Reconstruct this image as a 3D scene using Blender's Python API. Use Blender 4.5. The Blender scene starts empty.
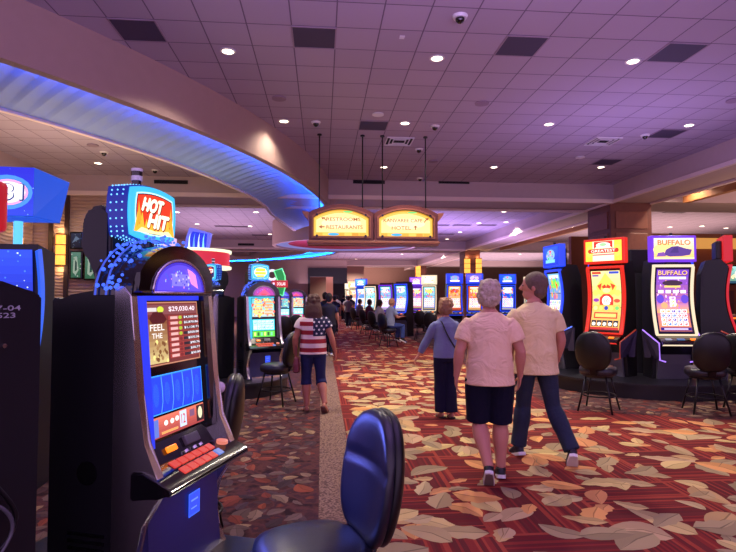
import bpy, bmesh, math, random
from mathutils import Vector, Matrix, noise
random.seed(7)
PI = math.pi
SC = bpy.context.scene
COL = SC.collection
R = math.radians

# ------------------------------------------------------------------ camera
F = 535.0
CAMZ = 1.65
PITCH, YAW = R(2.25), R(4.91)
cam_d = bpy.data.cameras.new('camera'); cam = bpy.data.objects.new('camera', cam_d); COL.objects.link(cam)
cam.location = (0, 0, CAMZ); cam.rotation_euler = (PI/2 + PITCH, 0, -YAW)
cam_d.sensor_width = 36; cam_d.lens = F/736*36; cam_d.clip_start = .05; cam_d.clip_end = 200
SC.camera = cam
_m = cam.rotation_euler.to_matrix()
def ray(px, py): return _m @ Vector((px-368, 276-py, -F))
def UZ(px, py, z):
    d = ray(px, py); return Vector((0, 0, CAMZ)) + d*((z-CAMZ)/d.z)
def UY(px, py, y):
    d = ray(px, py); return Vector((0, 0, CAMZ)) + d*(y/d.y)

# ------------------------------------------------------------------ colour / materials
def lin(c):
    return tuple(((v/12.92) if v <= .04045 else ((v+.055)/1.055)**2.4) for v in c)
def rgb(r, g, b): return lin((r/255, g/255, b/255))
MATS = {}
def mat(name, col, rough=.6, metal=0, emit=None, es=0, coat=0, bump=0, bscale=80, spec=.5, var=0, vscale=6):
    if name in MATS: return MATS[name]
    m = bpy.data.materials.new(name); m.use_nodes = True
    nt = m.node_tree; b = nt.nodes['Principled BSDF']
    b.inputs['Base Color'].default_value = (*col, 1)
    b.inputs['Roughness'].default_value = rough; b.inputs['Metallic'].default_value = metal
    b.inputs['Specular IOR Level'].default_value = spec
    if coat: b.inputs['Coat Weight'].default_value = coat; b.inputs['Coat Roughness'].default_value = .08
    if emit:
        b.inputs['Emission Color'].default_value = (*emit, 1); b.inputs['Emission Strength'].default_value = es
    if bump or var:
        tc = nt.nodes.new('ShaderNodeTexCoord')
    if bump:
        n = nt.nodes.new('ShaderNodeTexNoise'); n.inputs['Scale'].default_value = bscale; n.inputs['Detail'].default_value = 4
        nt.links.new(tc.outputs['Object'], n.inputs['Vector'])
        bp = nt.nodes.new('ShaderNodeBump'); bp.inputs['Strength'].default_value = bump; bp.inputs['Distance'].default_value = .02
        nt.links.new(n.outputs['Fac'], bp.inputs['Height']); nt.links.new(bp.outputs['Normal'], b.inputs['Normal'])
    if var:
        n = nt.nodes.new('ShaderNodeTexNoise'); n.inputs['Scale'].default_value = vscale; n.inputs['Detail'].default_value = 5
        nt.links.new(tc.outputs['Object'], n.inputs['Vector'])
        mx = nt.nodes.new('ShaderNodeMix'); mx.data_type = 'RGBA'
        mx.inputs['A'].default_value = (*[c*(1-var) for c in col], 1); mx.inputs['B'].default_value = (*[min(1, c*(1+var)) for c in col], 1)
        nt.links.new(n.outputs['Fac'], mx.inputs['Factor']); nt.links.new(mx.outputs['Result'], b.inputs['Base Color'])
    MATS[name] = m
    return m
def led(name, r, g, b, s):
    c = rgb(r, g, b); return mat('led_'+name, (.02, .02, .02), .3, emit=c, es=s)

class G:
    """tiny node-graph helper"""
    def __init__(s, m): s.nt = m.node_tree
    def n(s, t, **k):
        x = s.nt.nodes.new(t)
        for a, v in k.items(): setattr(x, a, v)
        return x
    def l(s, a, b): s.nt.links.new(a, b)
    def m(s, op, a, b=None, c=None):
        x = s.n('ShaderNodeMath', operation=op)
        for i, v in enumerate((a, b, c)):
            if v is None: continue
            if isinstance(v, (int, float)): x.inputs[i].default_value = v
            else: s.l(v, x.inputs[i])
        return x.outputs[0]
    def mix(s, f, a, b):
        x = s.n('ShaderNodeMix', data_type='RGBA')
        for k, v in (('Factor', f), ('A', a), ('B', b)):
            if isinstance(v, (int, float)): x.inputs[k].default_value = v
            elif isinstance(v, tuple): x.inputs[k].default_value = (*v, 1)
            else: s.l(v, x.inputs[k])
        return x.outputs['Result']
    def ramp(s, f, stops, const=False):
        x = s.n('ShaderNodeValToRGB'); cr = x.color_ramp
        if const: cr.interpolation = 'CONSTANT'
        cr.elements[0].position, cr.elements[0].color = stops[0][0], (*stops[0][1], 1)
        cr.elements[1].position, cr.elements[1].color = stops[1][0], (*stops[1][1], 1)
        for p, c in stops[2:]:
            e = cr.elements.new(p); e.color = (*c, 1)
        s.l(f, x.inputs[0]); return x.outputs['Color']
    def pos(s, obj=False):
        if obj: v = s.n('ShaderNodeTexCoord').outputs['Object']
        else: v = s.n('ShaderNodeNewGeometry').outputs['Position']
        sx = s.n('ShaderNodeSeparateXYZ'); s.l(v, sx.inputs[0]); return sx.outputs[0], sx.outputs[1], sx.outputs[2], v
    def noise(s, v, sc, det=3):
        x = s.n('ShaderNodeTexNoise'); x.inputs['Scale'].default_value = sc; x.inputs['Detail'].default_value = det
        s.l(v, x.inputs['Vector']); return x.outputs['Fac']

# art material: colours of a lit screen come from the drawing on it
def art_mat(name, strength):
    m = bpy.data.materials.new(name); m.use_nodes = True; nt = m.node_tree; b = nt.nodes['Principled BSDF']
    a = nt.nodes.new('ShaderNodeAttribute'); a.attribute_name = 'Col'
    b.inputs['Base Color'].default_value = (.01, .01, .012, 1); b.inputs['Roughness'].default_value = .25
    nt.links.new(a.outputs['Color'], b.inputs['Emission Color']); b.inputs['Emission Strength'].default_value = strength
    return m
M_ART = art_mat('screen_picture', 1.5)
M_ARTDIM = art_mat('screen_picture_dim', .55)
def paint_mat(name):
    m = bpy.data.materials.new(name); m.use_nodes = True; nt = m.node_tree; b = nt.nodes['Principled BSDF']
    a = nt.nodes.new('ShaderNodeAttribute'); a.attribute_name = 'Col'
    nt.links.new(a.outputs['Color'], b.inputs['Base Color']); b.inputs['Roughness'].default_value = .85
    b.inputs['Specular IOR Level'].default_value = .15
    return m
M_LEAF = paint_mat('carpet_leaf_wool')
M_PRINT = paint_mat('printed_ink')

BLACK = mat('black_cabinet', rgb(16, 15, 22), .42, bump=.04, bscale=300)
BLACKG = mat('black_gloss', rgb(12, 11, 16), .12, coat=.6)
CHROME = mat('chrome', rgb(222, 216, 222), .24, 1)
DARKM = mat('dark_metal', rgb(40, 38, 42), .35, .8)
GREYP = mat('grey_plastic', rgb(90, 88, 98), .45)
VINYL = mat('black_vinyl', rgb(26, 26, 40), .33, bump=.06, bscale=140, spec=.6)
SHELL = mat('black_shell', rgb(10, 10, 14), .38)
WHITEP = mat('white_plastic', rgb(225, 222, 225), .4)

# ------------------------------------------------------------------ object helpers
def link(name, me, m=None, parent=None, mats=None):
    o = bpy.data.objects.new(name, me); COL.objects.link(o)
    for x in (mats or ([m] if m else [])): me.materials.append(x)
    if parent: o.parent = parent
    return o
def obj(name, bm, m=None, parent=None, smooth=False, mats=None, label=None):
    me = bpy.data.meshes.new(name)
    bmesh.ops.recalc_face_normals(bm, faces=bm.faces)
    bm.to_mesh(me); bm.free()
    if smooth:
        for p in me.polygons: p.use_smooth = True
        if smooth == 'auto': me.set_sharp_from_angle(angle=R(38))
    o = link(name, me, m, parent, mats)
    if label: o['label'] = label
    return o
def tag(o, label, cat, group=None, kind=None):
    o['label'] = label; o['category'] = cat
    if group: o['group'] = group
    if kind: o['kind'] = kind
    return o
def struct(o, label=None):
    o['kind'] = 'structure'
    if label: o['label'] = label
    return o
def thing(name, label, cat, loc=(0, 0, 0), rz=0, group=None):
    o = bpy.data.objects.new(name, None); COL.objects.link(o); o.location = loc; o.rotation_euler = (0, 0, rz)
    o.empty_display_size = .1
    return tag(o, label, cat, group)
def kids(o): return [c for c in bpy.data.objects if c.parent == o]
def copy_tree(o, parent=None):
    c = o.copy(); COL.objects.link(c)
    if parent: c.parent = parent
    for ch in kids(o): copy_tree(ch, c)
    return c
def place(src, loc, rz, label, group=None, s=None):
    c = copy_tree(src); c.scale = (1, 1, 1); c.location = loc; c.rotation_euler = (0, 0, rz); c['label'] = label
    if group: c['group'] = group
    if s: c.scale = (s, s, s)
    return c

def box(bm, c, s, bev=0, rot=None, mi=0):
    r = bmesh.ops.create_cube(bm, size=1)
    vs = r['verts']; M = Matrix.Translation(c) @ (rot.to_4x4() if rot else Matrix()) @ Matrix.Diagonal((*s, 1))
    bmesh.ops.transform(bm, matrix=M, verts=vs)
    fs = {f for v in vs for f in v.link_faces}
    for f in fs: f.material_index = mi
    if bev:
        es = {e for v in vs for e in v.link_edges}
        bmesh.ops.bevel(bm, geom=list(es), offset=bev, segments=2, affect='EDGES', profile=.5)
def bx(x0, x1, y0, y1, z0, z1, bm=None, bev=0):
    b = bm or bmesh.new()
    box(b, ((x0+x1)/2, (y0+y1)/2, (z0+z1)/2), (x1-x0, y1-y0, z1-z0), bev); return b
def cyl(bm, p0, p1, r0, r1=None, seg=16, cap=True):
    p0, p1 = Vector(p0), Vector(p1); r1 = r0 if r1 is None else r1
    d = p1-p0; q = d.to_track_quat('Z', 'Y').to_matrix().to_4x4()
    bmesh.ops.create_cone(bm, cap_ends=cap, segments=seg, radius1=r0, radius2=r1, depth=d.length, matrix=Matrix.Translation((p0+p1)/2) @ q)
def ellipsoid(bm, c, s, seg=16, rot=None):
    M = Matrix.Translation(c) @ (rot.to_4x4() if rot else Matrix()) @ Matrix.Diagonal((*s, 1))
    bmesh.ops.create_uvsphere(bm, u_segments=seg, v_segments=max(6, seg*2//3), radius=1, matrix=M)
def loft(bm, pts, radii, seg=16, ref=(1, 0, 0), power=2, closed=False, cap=True):
    pts = [Vector(p) for p in pts]; n = len(pts); rings = []
    for i, p in enumerate(pts):
        if closed: t = pts[(i+1) % n]-pts[i-1]
        else: t = (pts[min(i+1, n-1)]-pts[max(i-1, 0)])
        t.normalize(); u = Vector(ref); u = (u-t*u.dot(t))
        if u.length < 1e-3: u = t.orthogonal()
        u.normalize(); v = t.cross(u)
        r = radii[i] if isinstance(radii, (list, tuple)) else radii
        rx, ry = r if isinstance(r, (tuple, list)) else (r, r)
        ring = []
        for k in range(seg):
            a = 2*PI*k/seg; c, s = math.cos(a), math.sin(a)
            if power != 2:
                c = math.copysign(abs(c)**(2/power), c); s = math.copysign(abs(s)**(2/power), s)
            ring.append(bm.verts.new(p+u*rx*c+v*ry*s))
        rings.append(ring)
    for i in range(n if closed else n-1):
        a, b = rings[i], rings[(i+1) % n]
        for k in range(seg): bm.faces.new((a[k], a[(k+1) % seg], b[(k+1) % seg], b[k]))
    if cap and not closed:
        bm.faces.new(rings[0][::-1]); bm.faces.new(rings[-1])
def tube(bm, pts, r, seg=8, closed=False): loft(bm, pts, r, seg, (.13, .21, .97), closed=closed)
def prism_x(bm, prof, x0, x1, mi=0):
    """profile of (y,z) points extruded along x"""
    a = [bm.verts.new((x0, y, z)) for y, z in prof]; b = [bm.verts.new((x1, y, z)) for y, z in prof]
    fs = [bm.faces.new(a), bm.faces.new(b[::-1])]
    for i in range(len(prof)):
        j = (i+1) % len(prof); fs.append(bm.faces.new((a[i], b[i], b[j], a[j])))
    for f in fs: f.material_index = mi
def prism_y(bm, prof, y0, y1):
    a = [bm.verts.new((x, y0, z)) for x, z in prof]; b = [bm.verts.new((x, y1, z)) for x, z in prof]
    bm.faces.new(a); bm.faces.new(b[::-1])
    for i in range(len(prof)):
        j = (i+1) % len(prof); bm.faces.new((a[i], b[i], b[j], a[j]))
def prism_z(bm, prof, z0, z1):
    a = [bm.verts.new((x, y, z0)) for x, y in prof]; b = [bm.verts.new((x, y, z1)) for x, y in prof]
    bm.faces.new(a); bm.faces.new(b[::-1])
    for i in range(len(prof)):
        j = (i+1) % len(prof); bm.faces.new((a[i], b[i], b[j], a[j]))
def bake(o, mods):
    for t, kw in mods:
        m = o.modifiers.new(t, t)
        for k, v in kw.items(): setattr(m, k, v)
    dg = bpy.context.evaluated_depsgraph_get(); dg.update()
    me = bpy.data.meshes.new_from_object(o.evaluated_get(dg)); old = o.data
    o.modifiers.clear(); o.data = me
    for p in me.polygons: p.use_smooth = True
    bpy.data.meshes.remove(old)
    return o
def remesh(o, vox, sm=2):
    return bake(o, [('REMESH', dict(mode='VOXEL', voxel_size=vox)), ('SMOOTH', dict(factor=.5, iterations=sm))])

# ------------------------------------------------------------------ drawings on flat or curved faces
_tc = {}
def text_geo(s):
    if s not in _tc:
        cu = bpy.data.curves.new('t', 'FONT'); cu.body = s; cu.resolution_u = 3; cu.align_x = 'LEFT'; cu.offset = .012
        o = bpy.data.objects.new('t', cu); COL.objects.link(o)
        dg = bpy.context.evaluated_depsgraph_get(); me = bpy.data.meshes.new_from_object(o.evaluated_get(dg))
        vs = [(v.co.x, v.co.y) for v in me.vertices]; ps = [tuple(p.vertices) for p in me.polygons]
        bpy.data.objects.remove(o); bpy.data.curves.remove(cu); bpy.data.meshes.remove(me)
        x0 = min(v[0] for v in vs); x1 = max(v[0] for v in vs); y0 = min(v[1] for v in vs); y1 = max(v[1] for v in vs)
        _tc[s] = ([((x-x0), (y-y0)) for x, y in vs], ps, x1-x0, y1-y0)
    return _tc[s]
class Art:
    def __init__(s, w, h): s.w, s.h, s.p, s.lay = w, h, [], 0
    def poly(s, pts, c, up=True):
        if up: s.lay += 1
        s.p.append(([(Vector((x, y))) for x, y in pts], lin(tuple(v/255 for v in c)), s.lay))
    def rect(s, x0, y0, x1, y1, c, up=True): s.poly([(x0, y0), (x1, y0), (x1, y1), (x0, y1)], c, up)
    def ell(s, cx, cy, rx, ry, c, n=20, up=True): s.poly([(cx+rx*math.cos(2*PI*k/n), cy+ry*math.sin(2*PI*k/n)) for k in range(n)], c, up)
    def grad(s, x0, y0, x1, y1, c0, c1, n=8):
        s.lay += 1
        for i in range(n):
            t = (i+.5)/n; c = tuple(a+(b-a)*t for a, b in zip(c0, c1))
            s.rect(x0, y0+(y1-y0)*i/n, x1, y0+(y1-y0)*(i+1)/n, c, False)
    def bold(s, t, cx, cy, w, h, c, shear, d):
        for a, b in ((-d, 0), (d, 0), (0, d*1.4), (0, -d*1.4)): s.text(t, cx+a, cy+b, w, h, c, shear); s.lay -= 1
        s.lay += 1
    def text(s, t, cx, cy, w, h, c, shear=0):
        """w,h in fractions of the art; text fitted into that box"""
        vs, ps, tw, th = text_geo(t); s.lay += 1
        for p in ps:
            pts = [(cx-w/2+vs[i][0]/tw*w+shear*(vs[i][1]/th-.5)*w, cy-h/2+vs[i][1]/th*h) for i in p]
            s.p.append(([Vector(q) for q in pts], lin(tuple(v/255 for v in c)), s.lay))
    def scatter(s, n, cols, r, seed=1, box=(0, 0, 1, 1)):
        rd = random.Random(seed); s.lay += 1
        for i in range(n):
            x = rd.uniform(box[0], box[2]); y = rd.uniform(box[1], box[3]); q = r*rd.uniform(.5, 1.3)
            s.ell(x, y, q, q*s.w/s.h, rd.choice(cols), 6, i % 4 == 0)
    def build(s, name, fn, parent, m=M_ART, cuts=0, gap=.0006):
        """fn(x_metres, y_metres, lift) -> Vector"""
        bm = bmesh.new(); cl = bm.loops.layers.float_color.new('Col')
        ll = bm.faces.layers.int.new('lay')
        for pts, c, lay in s.p:
            try: f = bm.faces.new([bm.verts.new((p.x, p.y, lay*1.0)) for p in pts])
            except ValueError: continue
            f[ll] = lay
            for lp in f.loops: lp[cl] = (*c, 1)
        for i in range(1, cuts):
            y = i/cuts
            bmesh.ops.bisect_plane(bm, geom=bm.verts[:]+bm.edges[:]+bm.faces[:], plane_co=(0, y, 0), plane_no=(0, 1, 0), dist=1e-6)
        for v in bm.verts: v.co = fn((v.co.x-.5)*s.w, v.co.y*s.h, .002+v.co.z*gap)
        me = bpy.data.meshes.new(name); bm.to_mesh(me); bm.free()
        return link(name, me, m, parent)
exec_parts = []

# ================================================================== THE SETTING
# ---- carpet
def carpet_mats():
    # brown background
    m = bpy.data.materials.new('carpet_brown'); m.use_nodes = True; g = G(m); b = m.node_tree.nodes['Principled BSDF']
    x, y, z, v = g.pos()
    f = g.noise(v, 7, 5); c = g.ramp(f, [(.35, rgb(44, 26, 34)), (.5, rgb(88, 52, 52)), (.62, rgb(60, 38, 48)), (.75, rgb(120, 62, 48))])
    g.l(c, b.inputs['Base Color']); b.inputs['Roughness'].default_value = .95; b.inputs['Specular IOR Level'].default_value = .1
    m1 = m
    # border strip
    m = bpy.data.materials.new('carpet_border'); m.use_nodes = True; g = G(m); b = m.node_tree.nodes['Principled BSDF']
    x, y, z, v = g.pos()
    vo = g.n('ShaderNodeTexVoronoi'); vo.inputs['Scale'].default_value = 55; g.l(v, vo.inputs['Vector'])
    f = vo.outputs['Distance']; c = g.ramp(f, [(.2, rgb(150, 122, 106)), (.5, rgb(122, 96, 86)), (.8, rgb(88, 66, 62))])
    g.l(c, b.inputs['Base Color']); b.inputs['Roughness'].default_value = .95; b.inputs['Specular IOR Level'].default_value = .1
    m2 = m
    # red squares of stripes, alternating direction
    m = bpy.data.materials.new('carpet_red'); m.use_nodes = True; g = G(m); b = m.node_tree.nodes['Principled BSDF']
    x, y, z, v = g.pos(); S = .92
    u = g.m('DIVIDE', g.m('ADD', x, 50-.27+50*S-50), S); w = g.m('DIVIDE', g.m('ADD', y, 100*S), S)
    fu, fw = g.m('FLOOR', u), g.m('FLOOR', w)
    par = g.m('MODULO', g.m('ADD', fu, fw), 2)
    lu, lw = g.m('FRACT', u), g.m('FRACT', w)
    t = g.m('ADD', g.m('MULTIPLY', par, u), g.m('MULTIPLY', g.m('SUBTRACT', 1, par), w))
    other = g.m('ADD', g.m('MULTIPLY', par, w), g.m('MULTIPLY', g.m('SUBTRACT', 1, par), u))
    wob = g.m('MULTIPLY', g.noise(v, 9, 1), .006)
    k = g.m('FLOOR', g.m('MULTIPLY', g.m('ADD', t, wob), 46))
    cmb = g.n('ShaderNodeCombineXYZ'); g.l(k, cmb.inputs[0]); g.l(g.m('FLOOR', g.m('MULTIPLY', other, 1.0)), cmb.inputs[1])
    wn = g.n('ShaderNodeTexWhiteNoise', noise_dimensions='2D'); g.l(cmb.outputs[0], wn.inputs['Vector'])
    c = g.ramp(wn.outputs['Value'], [(0, rgb(88, 36, 38)), (.28, rgb(128, 44, 42)), (.5, rgb(102, 30, 36)), (.68, rgb(156, 64, 50)), (.85, rgb(100, 40, 42))], True)
    fleck = g.noise(v, 60, 3); c = g.mix(g.m('MULTIPLY', fleck, .5), c, rgb(96, 36, 38))
    edge = g.m('LESS_THAN', g.m('MINIMUM', g.m('MINIMUM', lu, lw), g.m('SUBTRACT', 1, g.m('MAXIMUM', lu, lw))), .018)
    c = g.mix(edge, c, rgb(146, 62, 50))
    g.l(c, b.inputs['Base Color']); b.inputs['Roughness'].default_value = .95; b.inputs['Specular IOR Level'].default_value = .1
    return m1, m2, m
def in_red(x, y):
    if x < .3 or y < .2: return False
    if y < 6.95: lim = 14
    elif y < 7.65: lim = 5.2-(y-6.85)*2.1
    else: lim = 3.5
    return x < lim
def build_floor():
    verts, faces, mi, cols = [], [], [], []
    def face(pts, m, c=(1, 1, 1), z=0):
        s = len(verts); verts.extend((p[0], p[1], z) for p in pts); faces.append(tuple(range(s, s+len(pts)))); mi.append(m); cols.append(c)
    face([(-14, -3), (26, -3), (26, 62), (-14, 62)], 0)
    face([(-.02, -3), (.29, -3), (.29, 62), (-.02, 62)], 1, z=.001)
    face([(.29, -3), (14, -3), (14, 6.0), (5.25, 6.85), (3.5, 7.65), (3.5, 62), (.29, 62)], 2, z=.001)
    rd = random.Random(3)
    def leaf(cx, cy, L, W, a, c, z):
        ca, sa = math.cos(a), math.sin(a); n = 7; up, dn = [], []
        bend = rd.uniform(-.18, .18); ser = rd.random() < .45
        for i in range(n+1):
            t = i/n; x = (t-.5)*L; h = W*.5*(math.sin(PI*t**.8))**.8 if 0 < t < 1 else 0
            if ser and i % 2: h *= .78
            cyy = bend*L*(1-(2*t-1)**2)
            up.append((x, cyy+h)); dn.append((x, cyy-h))
        tr = lambda p: (cx+p[0]*ca-p[1]*sa, cy+p[0]*sa+p[1]*ca)
        mid = [(u[0], (u[1]+d[1])/2) for u, d in zip(up, dn)]
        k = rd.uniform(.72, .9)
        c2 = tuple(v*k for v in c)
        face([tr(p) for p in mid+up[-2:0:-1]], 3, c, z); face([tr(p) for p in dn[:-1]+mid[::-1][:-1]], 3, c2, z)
        # midrib
        w = W*.025
        face([tr((mid[0][0], mid[0][1]-w)), tr((mid[3][0], mid[3][1]-w)), tr((mid[-1][0], mid[-1][1])), tr((mid[3][0], mid[3][1]+w)), tr((mid[0][0], mid[0][1]+w))], 3, tuple(v*.5 for v in c), z+.0005)
    redc = [rgb(*c) for c in ((184, 152, 118), (172, 146, 108), (204, 140, 92), (184, 148, 102), (162, 140, 106), (202, 174, 118), (212, 150, 92), (154, 132, 102), (184, 160, 120))]
    brc = [rgb(*c) for c in ((130, 104, 88), (108, 84, 80), (136, 66, 50), (78, 56, 64), (150, 122, 92), (92, 66, 64), (112, 86, 76), (74, 48, 54), (62, 42, 50), (118, 54, 46), (92, 70, 66))]
    # red lane: clusters
    y = .9
    while y < 44:
        x = .35
        step = .25 if y < 14 else .45
        while x < (11 if y < 7 else 3.6):
            if rd.random() < (.8 if y < 14 else .75):
                px_, py_ = x+rd.uniform(-.15, .15), y+rd.uniform(-.15, .15)
                if in_red(px_-.12, py_) and in_red(px_+.12, py_) and in_red(px_, py_+.15) and (abs(px_) < py_*.9+.8):
                    L = rd.uniform(.28, .46) if rd.random() < .6 else rd.uniform(.18, .28)
                    leaf(px_, py_, L, L*rd.uniform(.44, .72), rd.uniform(0, PI*2), rd.choice(redc), .002+.0025*rd.random())
            x += step
        y += step
    y = 1.5
    while y < 22:
        x = -7.5 if y > 5 else -3
        step = .13 if y < 9 else .22
        while x < 12:
            if rd.random() < .95:
                px_, py_ = x+rd.uniform(-.09, .09), y+rd.uniform(-.09, .09)
                if (px_ < -.12 or (px_ > 3.4 and not in_red(px_, py_-.1) and not in_red(px_-.1, py_))) and abs(px_) < py_*.78+.3:
                    L = rd.uniform(.10, .24)
                    leaf(px_, py_, L, L*rd.uniform(.4, .65), rd.uniform(0, PI*2), rd.choice(brc), .002+.0025*rd.random())
            x += step
        y += step
    me = bpy.data.meshes.new('floor'); me.from_pydata(verts, [], faces)
    at = me.color_attributes.new('Col', 'FLOAT_COLOR', 'CORNER'); buf = []
    for f, c in zip(faces, cols): buf.extend([*c, 1.0]*len(f))
    at.data.foreach_set('color', buf); me.polygons.foreach_set('material_index', mi)
    o = link('floor', me, mats=[*carpet_mats(), M_LEAF]); struct(o)
build_floor()

# ---- ceiling
CZ = 5.25; BZ = 4.72
def ceil_mat(name, base, line):
    m = bpy.data.materials.new(name); m.use_nodes = True; g = G(m); b = m.node_tree.nodes['Principled BSDF']
    x, y, z, v = g.pos(); S = .61
    u = g.m('DIVIDE', g.m('ADD', x, .415+59), .59); w = g.m('DIVIDE', g.m('ADD', y, -7.64+62), .62)
    lu, lw = g.m('FRACT', u), g.m('FRACT', w)
    d = g.m('MINIMUM', g.m('MINIMUM', lu, lw), g.m('SUBTRACT', 1, g.m('MAXIMUM', lu, lw)))
    e = g.m('LESS_THAN', d, .015)
    cmb = g.n('ShaderNodeCombineXYZ'); g.l(g.m('FLOOR', u), cmb.inputs[0]); g.l(g.m('FLOOR', w), cmb.inputs[1])
    wn = g.n('ShaderNodeTexWhiteNoise', noise_dimensions='2D'); g.l(cmb.outputs[0], wn.inputs['Vector'])
    c = g.mix(g.m('MULTIPLY', wn.outputs['Value'], .5), base, tuple(v*.84 for v in base))
    c = g.mix(g.m('MULTIPLY', g.noise(v, 150, 2), .25), c, tuple(v*.6 for v in base))
    c = g.mix(e, c, line)
    g.l(c, b.inputs['Base Color']); b.inputs['Roughness'].default_value = .8
    bp = g.n('ShaderNodeBump'); bp.inputs['Strength'].default_value = .3; bp.inputs['Distance'].default_value = .006
    g.l(g.m('SUBTRACT', 1, e), bp.inputs['Height']); g.l(bp.outputs[0], b.inputs['Normal'])
    return m
CEIL = ceil_mat('ceiling_tile', rgb(184, 170, 192), rgb(112, 98, 120))
struct(obj('ceiling', bx(-9, 26, -3, 62, CZ, CZ+.1), CEIL))
PLASTER = mat('plaster_mauve', rgb(186, 166, 168), .8, var=.05)
PLTRIM = mat('plaster_trim', rgb(232, 212, 206), .6)
TAN = mat('plaster_tan', rgb(172, 144, 136), .75, var=.05)
XR0, XR1 = 9.3, 10.7
CB = [(16.3, 18.2), (34, 36), (52, 54)]
n = 1
for y0, y1 in CB:
    struct(obj('ceiling_beam', bx(-9, XR0, y0, y1, BZ, CZ), PLASTER)); struct(obj('ceiling_beam', bx(XR1, 26, y0, y1, BZ, CZ), PLASTER))
    for ya in (y0-.05, y1-.07):
        struct(obj('trim_%d' % n, bx(-9, XR0, ya, ya+.12, BZ-.07, BZ+.05), PLTRIM)); n += 1
struct(obj('ceiling_beam', bx(XR0, XR1, -3, 60, BZ, CZ), PLASTER))
for xa in (XR0-.05, XR1-.05):
    struct(obj('trim_%d' % n, bx(xa, xa+.1, -3, 60, BZ-.06, BZ+.04), PLTRIM)); n += 1
WOODO = mat('beam_wood', rgb(150, 92, 52), .5, var=.2, vscale=3)
for k, (y0, y1) in enumerate(((-3, 16.3), (18.2, 34))):
    struct(obj('trim_%d' % n, bx(XR1+.8, XR1+1.0, y0, y1-.2, 4.66, 4.86), WOODO)); n += 1
# second longitudinal beams of the far coffers
struct(obj('ceiling_beam', bx(-6.5, -5.3, 36, 60, BZ, CZ), PLASTER))
# columns
def column(x0, x1, y0, y1, m, wood):
    b = bx(x0, x1, y0, y1, 0, BZ, bev=.01)
    o = obj('column', b, m); struct(o)
    q = bmesh.new()
    nz = 6
    for k in range(nz):
        za = .35+k*(BZ-.5)/nz; zb = za+(BZ-.5)/nz-.14
        bx(x0+.16, x1-.16, y0-.03, y0+.01, za, zb, q, .012)
        bx(x0-.03, x0+.01, y0+.16, y1-.16, za, zb, q, .012)
    obj('column_panel', q, wood, o)
WOODC = mat('column_wood', rgb(112, 62, 50), .45, var=.2, vscale=5)
WOODP = mat('column_wood_panel', rgb(134, 80, 62), .4, var=.2, vscale=8)
column(9.3, 10.7, 16.5, 18.0, WOODC, WOODP)
column(9.3, 10.3, 34.2, 35.6, WOODC, WOODP)
column(9.3, 10.3, 52.2, 53.5, WOODC, WOODP)
# walls
WALLB = mat('wall_beige', rgb(150, 118, 104), .85, var=.08)
def wave_mat():
    m = mat('wall_wave', rgb(168, 140, 128), .7); g = G(m); b = m.node_tree.nodes['Principled BSDF']
    w = g.n('ShaderNodeTexWave', bands_direction='Z'); w.inputs['Scale'].default_value = 3.2; w.inputs['Distortion'].default_value = 3.5; w.inputs['Detail Scale'].default_value = .8
    x, y, z, v = g.pos(); g.l(v, w.inputs['Vector'])
    bp = g.n('ShaderNodeBump'); bp.inputs['Strength'].default_value = .5; bp.inputs['Distance'].default_value = .04
    g.l(w.outputs['Fac'], bp.inputs['Height']); g.l(bp.outputs[0], b.inputs['Normal'])
    return m
WAVE = wave_mat()
struct(obj('wall_left', bx(-8.6, -8.4, 3, 16.3, 0, CZ), WAVE))
struct(obj('wall_back', bx(-8.6, -5.0, 16.4, 16.7, 0, BZ), WAVE))
struct(obj('wall_left_upper', bx(-8.4, -7.9, 3, 16.3, BZ-.05, CZ), PLASTER))
DKT = mat('dark_wood_trim', rgb(52, 34, 36), .4)
for (a, b_) in ((15.45, 15.6), (13.1, 13.25)):
    struct(obj('trim_%d' % n, bx(-8.4, -8.36, a, b_, 0, BZ-.05), DKT)); n += 1
for px_ in (51, 67):
    x_ = UY(px_, 250, 16.4).x; struct(obj('trim_%d' % n, bx(x_-.06, x_+.06, 16.34, 16.4, 0, BZ), DKT)); n += 1
struct(obj('wall_far', bx(-14, 26, 60, 60.3, 0, CZ), WALLB))
struct(obj('wall_far_left', bx(-14, -13.8, 16, 60, 0, CZ), WALLB))
struct(obj('wall_far_right', bx(25.8, 26, -3, 60, 0, CZ), mat('wall_umber', rgb(110, 66, 48), .8)))
# inner tan wall with the dark portal at the end of the aisle
PY = 46
pl, pr = UY(308, 300, PY).x, UY(347, 300, PY).x
struct(obj('wall_end_left', bx(-9.5, pl, PY, PY+.3, 0, BZ+.1), TAN))
NAVY = mat('portal_navy', rgb(18, 18, 30), .5)
q = bmesh.new(); zt = UY(320, 268, PY).z
bx(pl, pl+.15, PY-.2, PY+.4, 0, zt, q); bx(pr-1.2, pr, PY-.2, PY+.4, 0, zt, q); bx(pl+.15, pr-1.2, PY-.2, PY+.4, zt-.75, zt, q)
struct(obj('wall_portal', q, NAVY))
q = bmesh.new(); bx(pl, pr, PY+.02, PY+.3, zt, BZ+.1, q); struct(obj('wall_end_lintel', q, TAN))
struct(obj('wall_behind_portal', bx(pl-2, pr+2, 53, 53.2, 0, CZ), mat('portal_back_wall', rgb(150, 120, 112), .8)))
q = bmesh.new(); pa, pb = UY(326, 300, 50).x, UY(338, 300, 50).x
tag(obj('lit_column', bx(pa, pb, 50, 50.6, 0, 3.9, q), mat('lit_pink', rgb(214, 150, 140), .6, emit=rgb(214, 140, 120), es=.35)), 'pale pink lit pillar seen through the dark portal', 'pillar')

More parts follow.
